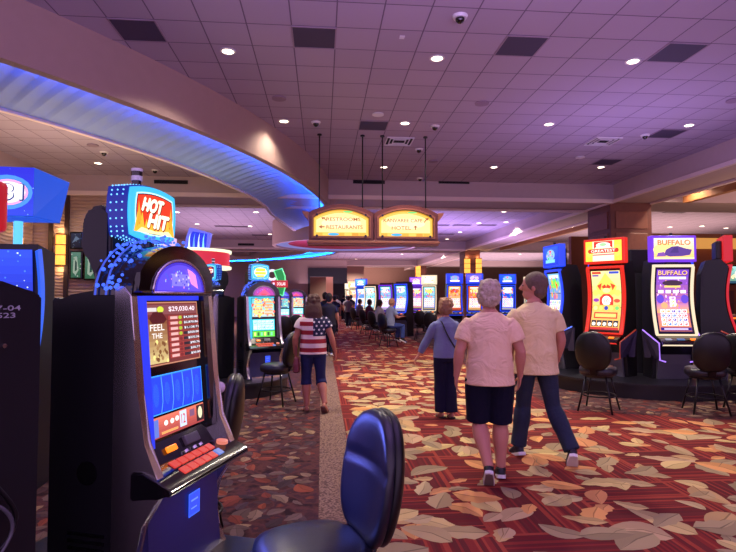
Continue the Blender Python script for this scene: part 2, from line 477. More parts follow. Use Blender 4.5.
# ---- big curved bulkhead with the blue lit cove
def catmull(P, n=8):
    out = []
    for i in range(len(P)-1):
        p0, p1, p2, p3 = P[max(i-1, 0)], P[i], P[i+1], P[min(i+2, len(P)-1)]
        for k in range(n):
            t = k/n
            out.append(tuple(.5*((2*p1[j])+(-p0[j]+p2[j])*t+(2*p0[j]-5*p1[j]+4*p2[j]-p3[j])*t*t+(-p0[j]+3*p1[j]-3*p2[j]+p3[j])*t**3) for j in range(len(p1))))
    out.append(tuple(P[-1])); return out
RP = [(-19.2+19.5*math.cos(a), 18.4+19.5*math.sin(a)) for a in [R(v) for v in range(-56, 1, 4)]]
RP += [(.75, 22), (1.3, 26.5), (1.4, 31), (.6, 35.5), (-1.5, 39.3), (-4.5, 42.3), (-8.5, 44.6)]
RPATH = catmull(RP, 16)
# even spacing
def resample(P, step):
    out = [Vector(P[0])]; acc = 0; prev = Vector(P[0])
    for p in P[1:]:
        p = Vector(p); d = (p-prev).length
        while acc+d >= step:
            t = (step-acc)/d; prev = prev.lerp(p, t); out.append(prev.copy()); d = (p-prev).length; acc = 0
        acc += d; prev = p
    return out
RPT = resample(RPATH, .045)
def ring_frames(P):
    fr = []
    for i, p in enumerate(P):
        t = (P[min(i+1, len(P)-1)]-P[max(i-1, 0)]).normalized(); fr.append((p, Vector((-t.y, t.x))))   # inward (left of travel)
    return fr
FR = ring_frames(RPT)
def sweep(name, prof, frames, m, close=True, smooth=False, parent=None):
    bm = bmesh.new(); prev = None
    for i, (p, nrm) in enumerate(frames):
        pr = prof(i) if callable(prof) else prof
        cur = [bm.verts.new((p.x+nrm.x*d, p.y+nrm.y*d, z)) for d, z in pr]
        if prev:
            k = len(cur)
            for j in range(k if close else k-1):
                bm.faces.new((prev[j], prev[(j+1) % k], cur[(j+1) % k], cur[j]))
        prev = cur
    return obj(name, bm, m, parent, smooth)
FRC = FR[::6]
RZ = 4.45

COVE = mat('cove_fabric', rgb(165, 195, 240), .75)
def cove(i):
    s = (i*.045/.33) % 1.0                       # one vane every 0.33 m
    saw = .075*(1-s)**1.5
    out = []
    for k in range(11):
        t = k/10
        out.append((.03+t*1.92, RZ+.36+.1*math.sin(PI*t)-.32*t**1.6-saw*math.sin(PI*min(1, t*1.0+.02))**.6*1.0))
    return out
def cove_frames():
    # vanes lean along the run
    out = []
    for i, (p, nv) in enumerate(FR): out.append((p, nv))
    return out


BLED = led('cove_blue', 10, 96, 255, 240); BLED.cycles.emission_sampling = 'FRONT_BACK'
i1 = next(i for i, (p, _) in enumerate(FR) if p.y > 22.6); i2 = next(i for i, (p, _) in enumerate(FR) if p.y > 29.6)
for fa in (FR[:i1], FR[i2:]):
    fc = fa[::6]
    struct(sweep('ceiling_bulkhead', [(0, CZ+.02), (0, RZ), (.15, RZ), (.15, RZ+.062), (.135, RZ+.062), (.135, RZ+.03), (.03, RZ+.03), (.03, CZ+.02)], fc, TAN, smooth='auto'))
    struct(sweep('ceiling_cove', cove, fa, COVE, close=False, smooth=True))
    struct(sweep('ceiling_cove_rim', [(1.95, RZ), (2.05, RZ), (2.05, RZ+.5), (1.95, RZ+.5)], fc, PLTRIM, smooth='auto'))
    struct(sweep('led_strip', [(.05, RZ+.033), (.12, RZ+.033), (.12, RZ+.053), (.05, RZ+.053)], fc, BLED))

# ---- round drum dropping from the ceiling behind the sign
DC = Vector((1.1, 26.2)); DR = 3.5; DZ = 4.12
def disc_ring(bm, c, r0, r1, z0, z1, n=64):
    a = []
    for k in range(n):
        t = 2*PI*k/n; a.append([bm.verts.new((c.x+r*math.cos(t), c.y+r*math.sin(t), z)) for r, z in ((r0, z0), (r1, z0), (r1, z1), (r0, z1))])
    for k in range(n):
        p, q_ = a[k], a[(k+1) % n]
        for j in range(4): bm.faces.new((p[j], p[(j+1) % 4], q_[(j+1) % 4], q_[j]))
b = bmesh.new(); disc_ring(b, DC, DR-.15, DR, DZ, CZ); struct(obj('ceiling_drum', b, TAN, smooth='auto'))
b = bmesh.new(); disc_ring(b, DC, DR-.75, DR-.15, DZ+.1, DZ+.16); struct(obj('ceiling_drum_rim', b, led('rim_violet', 150, 150, 235, .55)))
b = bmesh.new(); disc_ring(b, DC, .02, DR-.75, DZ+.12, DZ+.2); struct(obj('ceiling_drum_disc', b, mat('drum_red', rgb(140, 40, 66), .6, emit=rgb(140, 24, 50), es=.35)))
b = bmesh.new()
for k in range(7):
    box(b, (0, 0, 0), (.01, .01, .01)) if False else None
# ring of small spotlights hung under the drum
t = thing('spotlight_rail', 'dark rail of small spotlights under the red ceiling disc', 'spotlight', (DC.x, DC.y-2.2, DZ))
b = bmesh.new(); bx(-1.6, 1.9, -.03, .03, -.02, .1, b); obj('rail', b, DARKM, t)
for k in range(9):
    b = bmesh.new(); x = -1.5+k*.4; cyl(b, (x, 0, 0), (x+.05, -.1, -.14), .07, .09); obj('lamp_head', b, BLACKG if k % 2 else WHITEP, t)

# ---- ceiling fixtures
LAMP_E = mat('lamp_glow', (.9, .8, .7), .4, emit=rgb(255, 236, 205), es=7)
def mk_downlight():
    t = thing('downlight', '', 'ceiling light')
    b = bmesh.new(); disc_ring(b, Vector((0, 0)), .085, .115, -.012, .0, 24); obj('trim_ring', b, WHITEP, t)
    b = bmesh.new(); cyl(b, (0, 0, -.006), (0, 0, -.002), .085, seg=24); obj('lens', b, LAMP_E, t)
    return t
DL = mk_downlight(); first = [True]
ORD = ['first', 'second', 'third', 'fourth', 'fifth', 'sixth', 'seventh', 'eighth', 'ninth', 'tenth', 'eleventh', 'twelfth', 'thirteenth', 'fourteenth', 'fifteenth', 'sixteenth', 'seventeenth', 'eighteenth', 'nineteenth', 'twentieth']
def downlight(px, py, label, group, z=CZ-.001, s=1.0, power=0, warm=(1, .86, .7)):
    p = UZ(px, py, z)
    if first[0]: first[0] = False; o = DL; o.location = p; o['label'] = label; o['group'] = group; o.scale = (s,)*3
    else: o = place(DL, p, 0, label, group, s)
    if power:
        ld = bpy.data.lights.new('spot', 'SPOT'); ld.energy = power; ld.color = warm; ld.spot_size = R(135); ld.spot_blend = .7; ld.shadow_soft_size = .1
        lo = bpy.data.objects.new('downlight_beam', ld); COL.objects.link(lo); lo.location = (p.x, p.y, z-.03)
    return p
PW = 520
near = [(228, 51, 'above the curved bulkhead, nearest to it'), (437, 58, 'near the top centre beside a camera dome'), (633, 61, 'near the top right between two dark panels'),
        (284, 121, 'above and left of the hanging sign rods'), (405, 123, 'just right of the round white detector'), (549, 124, 'alone in the middle right of the tiles'),
        (689, 125, 'farthest right, beside a dark square panel'), (384, 167, 'low centre above the hanging sign'), (494, 167, 'low, above the long grille of the beam'),
        (601, 167, 'low right, above the beam corner')]
for px, py, w in near: downlight(px, py, 'round lit downlight in main tiled ceiling, '+w, 'downlights of the main ceiling', power=PW*(.25 if px == 284 else 1))
for px, py, w in ((98, 163, 'in warm tiled ceiling left of the blue cove'), (688, 180, 'under the right side bay, beyond the long beam')):
    downlight(px, py, 'small round downlight '+w, 'downlights of side bays', power=PW*.6)
far = [(177, 212), (197, 224), (256, 212), (211, 234), (222, 240), (250, 226), (270, 234), (504, 211.5), (479, 223), (460, 232), (447, 239), (506, 222), (503, 238), (561, 220), (571, 227), (598, 228), (607, 218), (670, 227), (702, 226), (726, 228)]
for k, (px, py) in enumerate(far):
    side = 'left of the drum' if px < 300 else ('between sign and brown pillar' if px < 612 else 'beyond the brown pillar')
    downlight(px, py, '%s of the tiny second bay downlights from the left, %s' % (ORD[sorted(v[0] for v in far).index(px)], side), 'tiny downlights of the second bay', s=1.25, power=(PW*3.5 if k in (1, 3, 6, 9, 11, 14, 17) else 0))
far2 = [(434, 250), (455, 251), (402, 254), (500, 252), (520, 254), (412, 262), (356, 259), (376, 262)]
for k, (px, py) in enumerate(far2):
    downlight(px, py, '%s from the left of the faint downlights in the far third bay' % ORD[sorted(v[0] for v in far2).index(px)], 'faint downlights of the third bay', s=1.5, power=(PW*7 if k in (0, 2, 4, 6) else 0))

DKP = mat('dark_panel', rgb(66, 58, 84), .7)
def panel(px, py, label, n=1.0):
    p = UZ(px, py, CZ); S = .6
    x = math.floor((p.x+59.415)/.59)*.59-59.415; y = math.floor((p.y+54.36)/.62)*.62-54.36
    t = thing('ceiling_vent', label, 'ceiling vent', (x+.295, y+.31, CZ), group='dark square ceiling panels')
    b = bmesh.new(); bx(-.29, .29, -.29, .29, -.008, .0, b, .003); obj('grille', b, DKP, t)
    b = bmesh.new()
    for (x0, x1, y0, y1) in ((-.305, .305, -.305, -.285), (-.305, .305, .285, .305), (-.305, -.285, -.285, .285), (.285, .305, -.285, .285)): bx(x0, x1, y0, y1, -.014, 0, b)
    obj('frame', b, mat('vent_frame', rgb(150, 132, 150), .5), t)
for px, py, l in ((122, 27, 'dark square panel beside the bulkhead at top left'), (314, 34, 'dark square panel at top centre left of small marker'), (533, 40, 'dark square panel right of the top camera dome'),
                  (698, 45, 'dark square panel in the top right corner'), (670, 133, 'small dark square panel beside the right camera dome'), (376, 123, 'faded grey square panel beside the round detector'), (613, 161, 'dark square panel close to the beam at right')):
    panel(px, py, l)
# louvred air diffusers
def diffuser(px, py, label):
    p = UZ(px, py, CZ); t = thing('air_diffuser', label, 'air diffuser', (p.x, p.y, CZ), group='louvred air diffusers')
    b = bmesh.new(); disc = [(.3, .0), (.24, .02), (.18, .0), (.12, .02)]
    for r in (.3, .22, .14):
        for s1, s2 in ((0, 1), (1, 0)):
            for sg in (-1, 1):
                c = (sg*r*s2, sg*r*s1, -.012); box(b, c, ((.02 if s2 else 2*r), (2*r if s2 else .02), .03))
    obj('louvre', b, WHITEP, t)
    b = bmesh.new(); bx(-.3, .3, -.3, .3, -.004, 0, b); obj('backing', b, mat('vent_black', rgb(30, 26, 34), .8), t)
diffuser(399, 141, 'louvred square diffuser above the right half of hanging sign'); diffuser(603, 141, 'louvred square diffuser in the right ceiling near a camera dome')
# camera domes
def mk_dome():
    t = thing('dome_camera', '', 'security camera')
    b = bmesh.new(); cyl(b, (0, 0, -.035), (0, 0, 0), .085, .1, 24); obj('base', b, WHITEP, t, 'auto')
    b = bmesh.new(); ellipsoid(b, (0, 0, -.035), (.06, .06, .065), 20); obj('dome', b, BLACKG, t, True)
    return t
dm = None
for px, py, l in ((460, 16, 'largest dome camera at the top centre of ceiling'), (316, 122, 'dome camera beside the leftmost sign rod'), (435, 126, 'dome camera above right end of the hanging sign'),
                  (645, 135, 'dome camera at right beside a dark panel'), (419, 149, 'small dome camera just above the sign, higher of two'), (420, 178, 'tiny dome camera low by the beam above sign'),
                  (104, 152, 'dome camera left of the blue cove'), (155, 170, 'small dome camera over the candle of the big sign')):
    if dm is None: dm = mk_dome(); dm.location = UZ(px, py, CZ); dm['label'] = l; dm['group'] = 'ceiling dome cameras'
    else: place(dm, UZ(px, py, CZ), 0, l)
SPK = mat('speaker_mesh', rgb(150, 128, 150), .7)
for px, py, m_, l, c in ((378, 114, WHITEP, 'round white disc detector left of a lit downlight', 'smoke detector'), (580, 157, WHITEP, 'white detector low in the right half of ceiling', 'smoke detector'),
                        (279, 98, SPK, 'faint round speaker above the bulkhead at left', 'ceiling speaker'), (482, 103, SPK, 'faint round speaker in middle of the ceiling', 'ceiling speaker'), (734, 100, SPK, 'faint round speaker at the right picture edge', 'ceiling speaker'),
                        (433, 161, SPK, 'faint round speaker low above the sign', 'ceiling speaker'), (93, 145, SPK, 'faint round speaker left of the blue cove', 'ceiling speaker')):
    p = UZ(px, py, CZ); b = bmesh.new(); cyl(b, (p.x, p.y, CZ-.02), (p.x, p.y, CZ), .13 if m_ is SPK else .115, seg=28)
    o = obj(c.replace(' ', '_'), b, m_); tag(o, l, c)
p = UZ(402, 37, CZ); b = bmesh.new(); bx(p.x-.035, p.x+.035, p.y-.04, p.y+.04, CZ-.01, CZ, b); tag(obj('ceiling_marker', b, WHITEP), 'tiny white marker plate between two dark squares', 'marker')
# slot vents in the beams
VB = mat('slot_vent_black', rgb(22, 18, 24), .7)
def slot_vent(x, y, z, w, label, h=.11):
    t = thing('slot_vent', label, 'air vent', (x, y, z), group='long slot vents in the beams')
    b = bmesh.new(); bx(-w/2, w/2, -.012, 0, -h/2, h/2, b, .004); obj('frame', b, VB, t)
    b = bmesh.new()
    for k in range(3): bx(-w/2+.02, w/2-.02, -.03, -.01, -h/2+.015+k*.03, -h/2+.025+k*.03, b)
    obj('slat', b, DARKM, t)
for px, l in ((171, 'behind the blue edged sign'), (369, 'above the hanging sign at left'), (454, 'above the hanging sign at right'), (595, 'left of the brown pillar')):
    p = UY(px, 182, 16.28); slot_vent(p.x, 16.28, p.z, .98, 'long black slot vent in the near beam, '+l)
for px, l in ((246, 'left of the drum'), (430, 'right of hanging sign')):
    p = UY(px, 244.5, 33.98); slot_vent(p.x, 33.98, p.z, 1.0, 'black slot vent in the second beam, '+l, .14)
# flat dark ceiling slots of the second bay
for k, (px, py) in enumerate(((224, 226), (240, 226.5), (260, 235), (440, 225), (462, 225), (487, 225), (494, 209.5), (541, 209), (675, 212), (446, 234))):
    p = UZ(px, py, CZ); b = bmesh.new(); bx(p.x-.45, p.x+.45, p.y-.2, p.y+.2, CZ-.02, CZ-.002, b, .004)
    tag(obj('ceiling_grille', b, mat('grille_grey', rgb(84, 70, 88), .7)), '%s from the left of thin grilles in the second bay ceiling' % ORD[sorted([224, 240, 260, 440, 462, 487, 494, 541, 675, 446]).index(px)], 'ceiling grille', 'thin grilles of the second bay')

# ---- hanging double sign
def hanging_sign():
    Y = 11.75; pL, pR = UY(308.5, 237, Y), UY(437, 237, Y); cx = (pL.x+pR.x)/2; W = pR.x-pL.x
    zb, zt = UY(372, 241.5, Y).z, UY(343, 205, Y).z
    H = zt-zb
    t = thing('hanging_sign', 'double arched wooden lightbox sign hanging over the aisle', 'sign', (cx, Y, zb))
    WD = mat('sign_wood', rgb(98, 48, 44), .4, var=.2, vscale=4); WD2 = mat('sign_wood_light', rgb(140, 84, 66), .4)
    hw = W/4
    def arch(x0, x1, z0, zs, zc, n=14):
        P = [(x0, z0), (x1, z0)]
        for k in range(n+1):
            a = k/n; x = x1+(x0-x1)*a; P.append((x, zs+(zc-zs)*math.sin(PI*a)**.8))
        return P
    bt = bmesh.new(); bx(-W/2-.03, W/2+.03, -.17, .17, -.06, 0, bt, .01); bx(-W/2, W/2, -.15, .15, -.10, -.06, bt); obj('bottom_ledge', bt, WD2, t)
    for s in (-1, 1):
        c = s*hw
        outer = arch(c-hw+.01, c+hw-.01, 0, H*.76, H); inner = arch(c-hw+.11, c+hw-.11, .10, H*.63, H*.86)
        f = bmesh.new()
        def ring_between(y0, y1, A, B_):
            v = [[f.verts.new((p[0], y, p[1])) for p in P] for P in (A, B_) for y in (y0, y1)]
            m_ = len(A)
            for k in range(m_):
                j = (k+1) % m_
                f.faces.new((v[0][k], v[0][j], v[2][j], v[2][k])); f.faces.new((v[1][k], v[3][k], v[3][j], v[1][j]))
                f.faces.new((v[0][k], v[1][k], v[1][j], v[0][j])); f.faces.new((v[2][k], v[2][j], v[3][j], v[3][k]))
        ring_between(-.13, .13, outer, inner)
        fr = obj('arched_frame', f, WD, t)
        f = bmesh.new(); ring_between(-.15, -.12, arch(c-hw+.07, c+hw-.07, .06, H*.67, H*.91), arch(c-hw+.10, c+hw-.10, .09, H*.635, H*.87)); obj('frame_bead', f, WD2, fr)
        # glowing glass
        gl = bmesh.new(); prism_y(gl, inner, -.05, .05); obj('lightbox', gl, mat('sign_box', rgb(200, 160, 80), .5), t)
        iw, ih = 2*hw-.22, H*.86-.10
        A = Art(iw, ih)
        def ap(x0, x1, z0, zs, zc): return [((x-(c-hw+.11))/iw, (z-.10)/ih) for x, z in arch(x0, x1, z0, zs, zc)]
        A.poly(ap(c-hw+.11, c+hw-.11, .10, H*.63, H*.86), (196, 140, 40))
        A.poly(ap(c-hw+.13, c+hw-.13, .12, H*.61, H*.83), (232, 178, 72))
        nseg = 7
        for k in range(nseg): A.rect(.04+k*.92/nseg, .03, .04+(k+.9)*.92/nseg, .13, [(214, 158, 50), (236, 186, 80), (206, 140, 40)][k % 3])
        A.poly(ap(c-hw+.17, c+hw-.17, .19, H*.57, H*.77), (246, 216, 140))
        A.ell(.5, .5, .36, .2, (252, 232, 172))
        A.ell(.33 if s > 0 else .36, .08, .1, .05, (60, 160, 220)); A.ell(.62, .92, .09, .035, (110, 200, 110))
        ink = (150, 84, 44)
        if s < 0:
            A.text('RESTROOMS', .54, .64, .62, .13, ink); A.text('RESTAURANTS', .56, .35, .66, .14, ink)
            A.poly([(.14, .71), (.215, .70), (.16, .62)], ink); A.poly([(.18, .68), (.22, .57), (.235, .59), (.195, .69)], ink)
            A.poly([(.09, .35), (.15, .42), (.15, .28)], ink); A.rect(.14, .33, .2, .37, ink)
        else:
            A.text('KANVAREE CAFE', .45, .62, .72, .13, ink); A.text('HOTEL', .42, .34, .36, .14, ink)
            A.poly([(.93, .73), (.855, .71), (.91, .63)], ink); A.poly([(.83, .56), (.845, .54), (.9, .67), (.885, .69)], ink)
            A.poly([(.68, .44), (.64, .36), (.72, .36)], ink); A.rect(.67, .27, .69, .37, ink)
        A.build('sign_glass', lambda x, y, l, c=c: Vector((c+x, -.05-l, .10+y)), t, M_ART)
        for bxx in (-.53, .53):
            for z_ in (.1, H*.70):
                q = bmesh.new(); cyl(q, (c+bxx, -.16, z_), (c+bxx, -.12, z_), .028, seg=12); obj('bolt', q, BLACKG, fr)
    # corner wings
    for s in (-1, 1):
        q = bmesh.new(); prism_y(q, [(s*W/2, H*.55), (s*W/2, H*.78), (s*(W/2+.14), H*.8), (s*(W/2+.1), H*.7)], -.12, .12); obj('corner_bracket', q, WD2, t)
    for px in (319.4, 362.5, 382.4, 425.5):
        x = UY(px, 170, Y).x-cx; q = bmesh.new(); cyl(q, (x, 0, H*.7), (x, 0, CZ-zb), .014, seg=8); cyl(q, (x, 0, CZ-zb-.03), (x, 0, CZ-zb), .05, seg=16); obj('rod', q, DARKM, t)
hanging_sign()

# ---- sconces
SG = mat('sconce_glass', rgb(255, 190, 90), .4, emit=rgb(255, 176, 70), es=1.35); 
def sconce(loc, rz, label, h=.6, w=.2):
    t = thing('wall_sconce', label, 'wall lamp', loc, rz, 'glowing amber wall sconces')
    for zz_ in (h/2+.1, -h/2-.1):
        ld = bpy.data.lights.new('sconce_light', 'POINT'); ld.energy = 6; ld.color = (1, .6, .25); ld.shadow_soft_size = .05; lo = bpy.data.objects.new('sconce_light', ld); COL.objects.link(lo); lo.location = Vector(loc)+Matrix.Rotation(rz, 3, 'Z') @ Vector((0, -.12, zz_))
    b = bmesh.new(); loft(b, [(0, -.06, -h/2), (0, -.06, h/2)], [(w/2, .07)]*2, 16); obj('glass_shade', b, SG, t, 'auto')
    b = bmesh.new()
    b.free()
    for z in (-h/2, -h/6, h/6, h/2):
        b = bmesh.new(); loft(b, [(0, -.06, z-.012), (0, -.06, z+.012)], [(w/2+.012, .082)]*2, 16); obj('band', b, mat('bronze', rgb(96, 62, 34), .4, .7), t)
    b = bmesh.new(); bx(-w/2-.02, w/2+.02, -.005, .0, -h/2-.05, h/2+.05, b); obj('back_plate', b, mat('bronze', rgb(96, 62, 34)), t)
p = UY(61.5, 250, 16.39); sconce((p.x, 16.39, p.z), 0, 'amber glass sconce on the back wall beside the wall screens', .9, .28)
sconce((-8.4, 15.5, 1.65+45*15.3/535), R(90), 'amber glass sconce on left wall, half hidden by blue screens', .74, .3)
for px in (467, 478.5):
    p = UY(px, 266, 34.15); sconce((p.x, 34.15, p.z), 0, 'amber sconce on distant pillar behind the two men, %s of the pair' % ('left' if px < 470 else 'right'), .95, .4)
p = UY(418, 272, 52.1)
sconce((p.x, 52.1, p.z), 0, 'tiny amber sconce on the farthest pillar beyond the aisle', 1.2, .5)

# ================================================================== SLOT MACHINES
def sym_grid(A, x0, y0, x1, y1, nx, ny, bg, cols, seed):
    rd = random.Random(seed); cw, ch = (x1-x0)/nx, (y1-y0)/ny
    for i in range(nx):
        for j in range(ny):
            a, b = x0+i*cw, y0+j*ch
            A.lay += 1 if (i, j) == (0, 0) else 0
            A.rect(a+cw*.06, b+ch*.06, a+cw*.94, b+ch*.94, bg, False)
    A.lay += 1
    for i in range(nx):
        for j in range(ny):
            cx, cy = x0+(i+.5)*cw, y0+(j+.5)*ch; c = rd.choice(cols); k = rd.random()
            if k < .35: A.ell(cx, cy, cw*.32, ch*.3, c, 12, False)
            elif k < .7: A.poly([(cx, cy+ch*.36), (cx-cw*.34, cy), (cx, cy-ch*.36), (cx+cw*.34, cy)], c, False)
            else: A.rect(cx-cw*.3, cy-ch*.25, cx+cw*.3, cy+ch*.25, c, False)
    A.lay += 1
    for i in range(nx):
        for j in range(ny):
            cx, cy = x0+(i+.5)*cw, y0+(j+.5)*ch; A.ell(cx-cw*.06, cy+ch*.07, cw*.12, ch*.12, (255, 255, 255), 8, False)
BRIGHT = [(230, 60, 50), (250, 190, 50), (60, 130, 220), (80, 190, 90), (160, 70, 200), (240, 130, 40)]
def art_title(A, t, x, y, w, h, c, sh=(30, 10, 20), shear=0):
    A.text(t, x+.008, y-.012, w, h, sh, shear); A.text(t, x, y, w, h, c, shear)

# ---------- arched cabinet
def arch_machine(label, topper, a_top, a_reel, a_low, a_arch, edge, loc=(0, 0, 0), rz=0, base_z=.25, lever=False, detail=True, candle=True, glowcol=(70, 90, 255)):
    t = thing('slot_machine', label, 'slot machine', loc, rz)
    b = bmesh.new(); prof = [(.02, base_z), (.02, 1.66), (.13, 1.69), (.33, 1.66), (.37, 1.63), (.40, 1.65), (.425, 1.64), (.425, base_z)]
    prism_x(b, prof, -.365, .365); bmesh.ops.bevel(b, geom=[e for e in b.edges], offset=.008, segments=2, affect='EDGES')
    cab = obj('cabinet', b, BLACK, t)
    if detail:
        b = bmesh.new()
        for k in range(9): bx(-.371, -.363, .10, .30, .27+k*.034, .285+k*.034, b)
        obj('vent', b, BLACKG, cab)
        b = bmesh.new(); cyl(b, (-.369, .2, .83), (-.364, .2, .83), .055, seg=28); obj('lock_plate', b, BLACKG, cab)
    if topper:
        b = bmesh.new(); hp = [(.22, 1.66), (.22, 2.08), (.27, 2.12), (.36, 2.11), (.40, 2.05), (.41, 1.90), (.37, 1.84), (.30, 1.79), (.30, 1.66)]
        prism_x(b, hp, -.21, .21); bmesh.ops.bevel(b, geom=[e for e in b.edges], offset=.02, segments=3, affect='EDGES'); obj('top_box', b, BLACK, t, 'auto')
        b = bmesh.new(); cyl(b, (0, .17, 1.80), (0, .17, 1.97), .06, .05); obj('neck', b, BLACKG, t, 'auto')
    yf = lambda z: .0-.06*(1.66-z)/.7
    b = bmesh.new(); prism_x(b, [(yf(.93), .93), (yf(1.66), 1.66), (.03, 1.66), (.03, .93)], -.34, .34); obj('screen_bezel', b, BLACKG, t)
    def scr(art, name, z0, m=M_ART):
        art.build(name, lambda x, y, l: Vector((x, yf(z0+y)-l, z0+y)), t, m)
    scr(a_top, 'pay_screen', 1.31); scr(a_reel, 'reel_screen', 1.075); scr(a_low, 'bet_screen', .965)
    # glowing side strips and chrome trim
    for s in (-1, 1):
        b = bmesh.new(); prism_x(b, [(yf(.93)-.035, .94), (yf(1.66)-.035, 1.655), (.0, 1.655), (-.02, .94)], min(s*.268, s*.322), max(s*.268, s*.322)); obj('light_strip', b, edge if s < 0 else BLACKG, t)
        b = bmesh.new()
        fr = [(.01, 1.70), (-.03, 1.66), (-.05, 1.45), (-.075, 1.2), (-.11, .98), (-.17, .86), (-.21, .78), (-.17, .72), (-.10, .62), (-.07, .48), (-.09, .36), (-.14, base_z+.02)]
        bk = [(.06, base_z+.02), (.06, 1.70)]
        prism_x(b, fr+bk, min(s*.325, s*.378), max(s*.325, s*.378)); bmesh.ops.bevel(b, geom=[e for e in b.edges], offset=.006, segments=2, affect='EDGES')
        obj('side_trim', b, CHROME, t, 'auto')
    b = bmesh.new(); bx(-.25, .25, -.014, 0, 1.632, 1.656, b); obj('light_strip', b, edge, t)
    # black glossy arch with its small half-round screen
    n_ = 22
    def arcp(rx, rzz, zc): return [(rx*math.cos(PI*k/n_), zc+rzz*math.sin(PI*k/n_)) for k in range(n_+1)]
    b = bmesh.new(); prism_y(b, arcp(.372, .255, 1.66), -.05, .2); bmesh.ops.bevel(b, geom=[e for e in b.edges if abs(e.verts[0].co.y-e.verts[1].co.y) < 1e-5], offset=.02, segments=3, affect='EDGES'); obj('arch', b, BLACKG, t, 'auto')
    b = bmesh.new(); tube(b, [(x, -.055, z) for x, z in arcp(.243, .168, 1.672)], .007); tube(b, [(-.243, -.055, 1.672), (.243, -.055, 1.672)], .006); obj('arch_rim', b, CHROME, t, True)
    a_arch.build('arch_screen', lambda x, y, l: Vector((x, -.052-l, 1.675+y)), t)
    if detail:
        b = bmesh.new(); rd = random.Random(5)
        for k in range(90):
            a = PI*(.25+.72*rd.random()); r = rd.uniform(1.0, 1.16)
            bmesh.ops.create_icosphere(b, subdivisions=1, radius=rd.uniform(.006, .012), matrix=Matrix.Translation((.37*r*math.cos(a), rd.uniform(.0, .16), 1.66+.27*r*math.sin(a))))
        obj('bead_light', b, led('beads', 60, 100, 255, 1.5), t)['kind'] = 'stuff'
        b = bmesh.new(); 
        for q in (.1, .16): tube(b, [(.385*math.cos(PI*k/16), q, 1.66+.29*math.sin(PI*k/16)) for k in range(4, 17)], .005)
        obj('light_tube', b, led('beadtube', 60, 90, 230, .9), t)
    # lower front
    b = bmesh.new(); prism_x(b, [(yf(.95)-.004, .952), (-.12, .86), (-.02, .84), (.02, .95)], -.325, .325); pan = obj('bill_panel', b, BLACKG, t)
    b = bmesh.new(); box(b, (.05, -.098, .915), (.13, .02, .05), .004, Matrix.Rotation(R(-30), 3, 'X')); obj('bill_slot', b, GREYP, pan)
    b = bmesh.new(); box(b, (-.14, -.103, .91), (.085, .012, .03), .004, Matrix.Rotation(R(-30), 3, 'X')); obj('bill_lamp', b, led('orange', 255, 120, 20, 1.8), pan)
    b = bmesh.new()
    b.free()
    for x in (-.04, .04, .1): b = bmesh.new(); cyl(b, (x, -.128, .866), (x, -.118, .876), .014, seg=14); obj('round_key', b, CHROME, pan)
    b = bmesh.new(); prism_x(b, [(-.05, .86), (-.12, .865), (-.25, .80), (-.272, .785), (-.262, .768), (-.2, .765), (-.05, .73)], -.395, .395); bmesh.ops.bevel(b, geom=[e for e in b.edges], offset=.01, segments=3, affect='EDGES')
    dk = obj('button_deck', b, BLACKG, t, 'auto')
    sl = math.atan2(.065, .13)
    for r in range(2):
        for k in range(6):
            b = bmesh.new(); x = -.19+k*.066+r*.012; y = -.152-r*.05; z = .866-(-.12-y)*math.tan(sl)
            box(b, (x, y, z), (.058, .044, .012), .004, Matrix.Rotation(sl, 3, 'X')); obj('button', b, led('btn_blue', 110, 140, 230, .8) if (k, r) == (5, 1) else led('btn_red', 225, 60, 42, .85), dk)
    b = bmesh.new(); cyl(b, (.25, -.17, .845), (.25, -.172, .862), .032, seg=20); obj('button', b, led('btn_pale', 235, 130, 110, .9), dk)
    b = bmesh.new(); prism_x(b, [(-.02, base_z), (-.02, .72), (-.10, .70), (-.11, .45), (-.13, base_z)], -.325, .325)
    door = obj('belly_door', b, mat('belly_navy', rgb(36, 36, 84), .3), t)
    A = Art(.11, .12); A.rect(0, 0, 1, 1, (50, 90, 235)); A.rect(.06, .06, .94, .94, (40, 66, 215)); A.rect(.2, .62, .8, .7, (90, 120, 240)); A.rect(.2, .3, .7, .36, (90, 120, 240))
    A.build('belly_badge', lambda x, y, l: Vector((.06+x, -.112-l, .52+y)), door)
    b = bmesh.new(); prism_x(b, [(.5, base_z-.02), (.5, base_z), (-.2, base_z), (-.24, base_z+.04), (-.27, base_z)], -.3, .3) if False else bx(-.3, .3, -.16, -.02, base_z, base_z+.05, b)
    obj('toe_trim', b, CHROME, t)
    if lever:
        b = bmesh.new(); cyl(b, (.40, -.03, .80), (.415, -.06, 1.09), .012, .009, 12); ob = obj('pull_lever', b, CHROME, t, 'auto')
        b = bmesh.new(); ellipsoid(b, (.417, -.063, 1.12), (.034, .034, .034), 20); obj('lever_knob', b, mat('knob_ivory', rgb(210, 196, 215), .25), ob, True)
        b = bmesh.new(); cyl(b, (.36, -.02, .80), (.42, -.02, .80), .045, seg=20); obj('lever_hub', b, CHROME, ob, 'auto')
    if topper:
        w, h, zc, y0 = .40, .285, 2.085, .11
        def barrel(k):
            """outline of the barrel shaped topper, k grows it"""
            P = []; W2, H2 = w/2+k, h/2+k
            for i in range(9): u = -1+2*i/8; P.append((u*W2*.93, zc-H2*(1-.16*u*u)))
            for i in range(1, 6): u = -1+2*i/6; P.append((W2*(1-.06*u*u), zc+u*H2*.8))
            for i in range(9): u = 1-2*i/8; P.append((u*W2*.93, zc+H2*(1-.16*u*u)))
            for i in range(1, 6): u = 1-2*i/6; P.append((-W2*(1-.06*u*u), zc+u*H2*.8))
            return P
        b = bmesh.new(); prism_y(b, barrel(.008), y0+.02, y0+.14); tp = obj('topper', b, mat('topper_blue_black', rgb(24, 34, 120), .3, emit=rgb(20, 60, 200), es=.35), t)
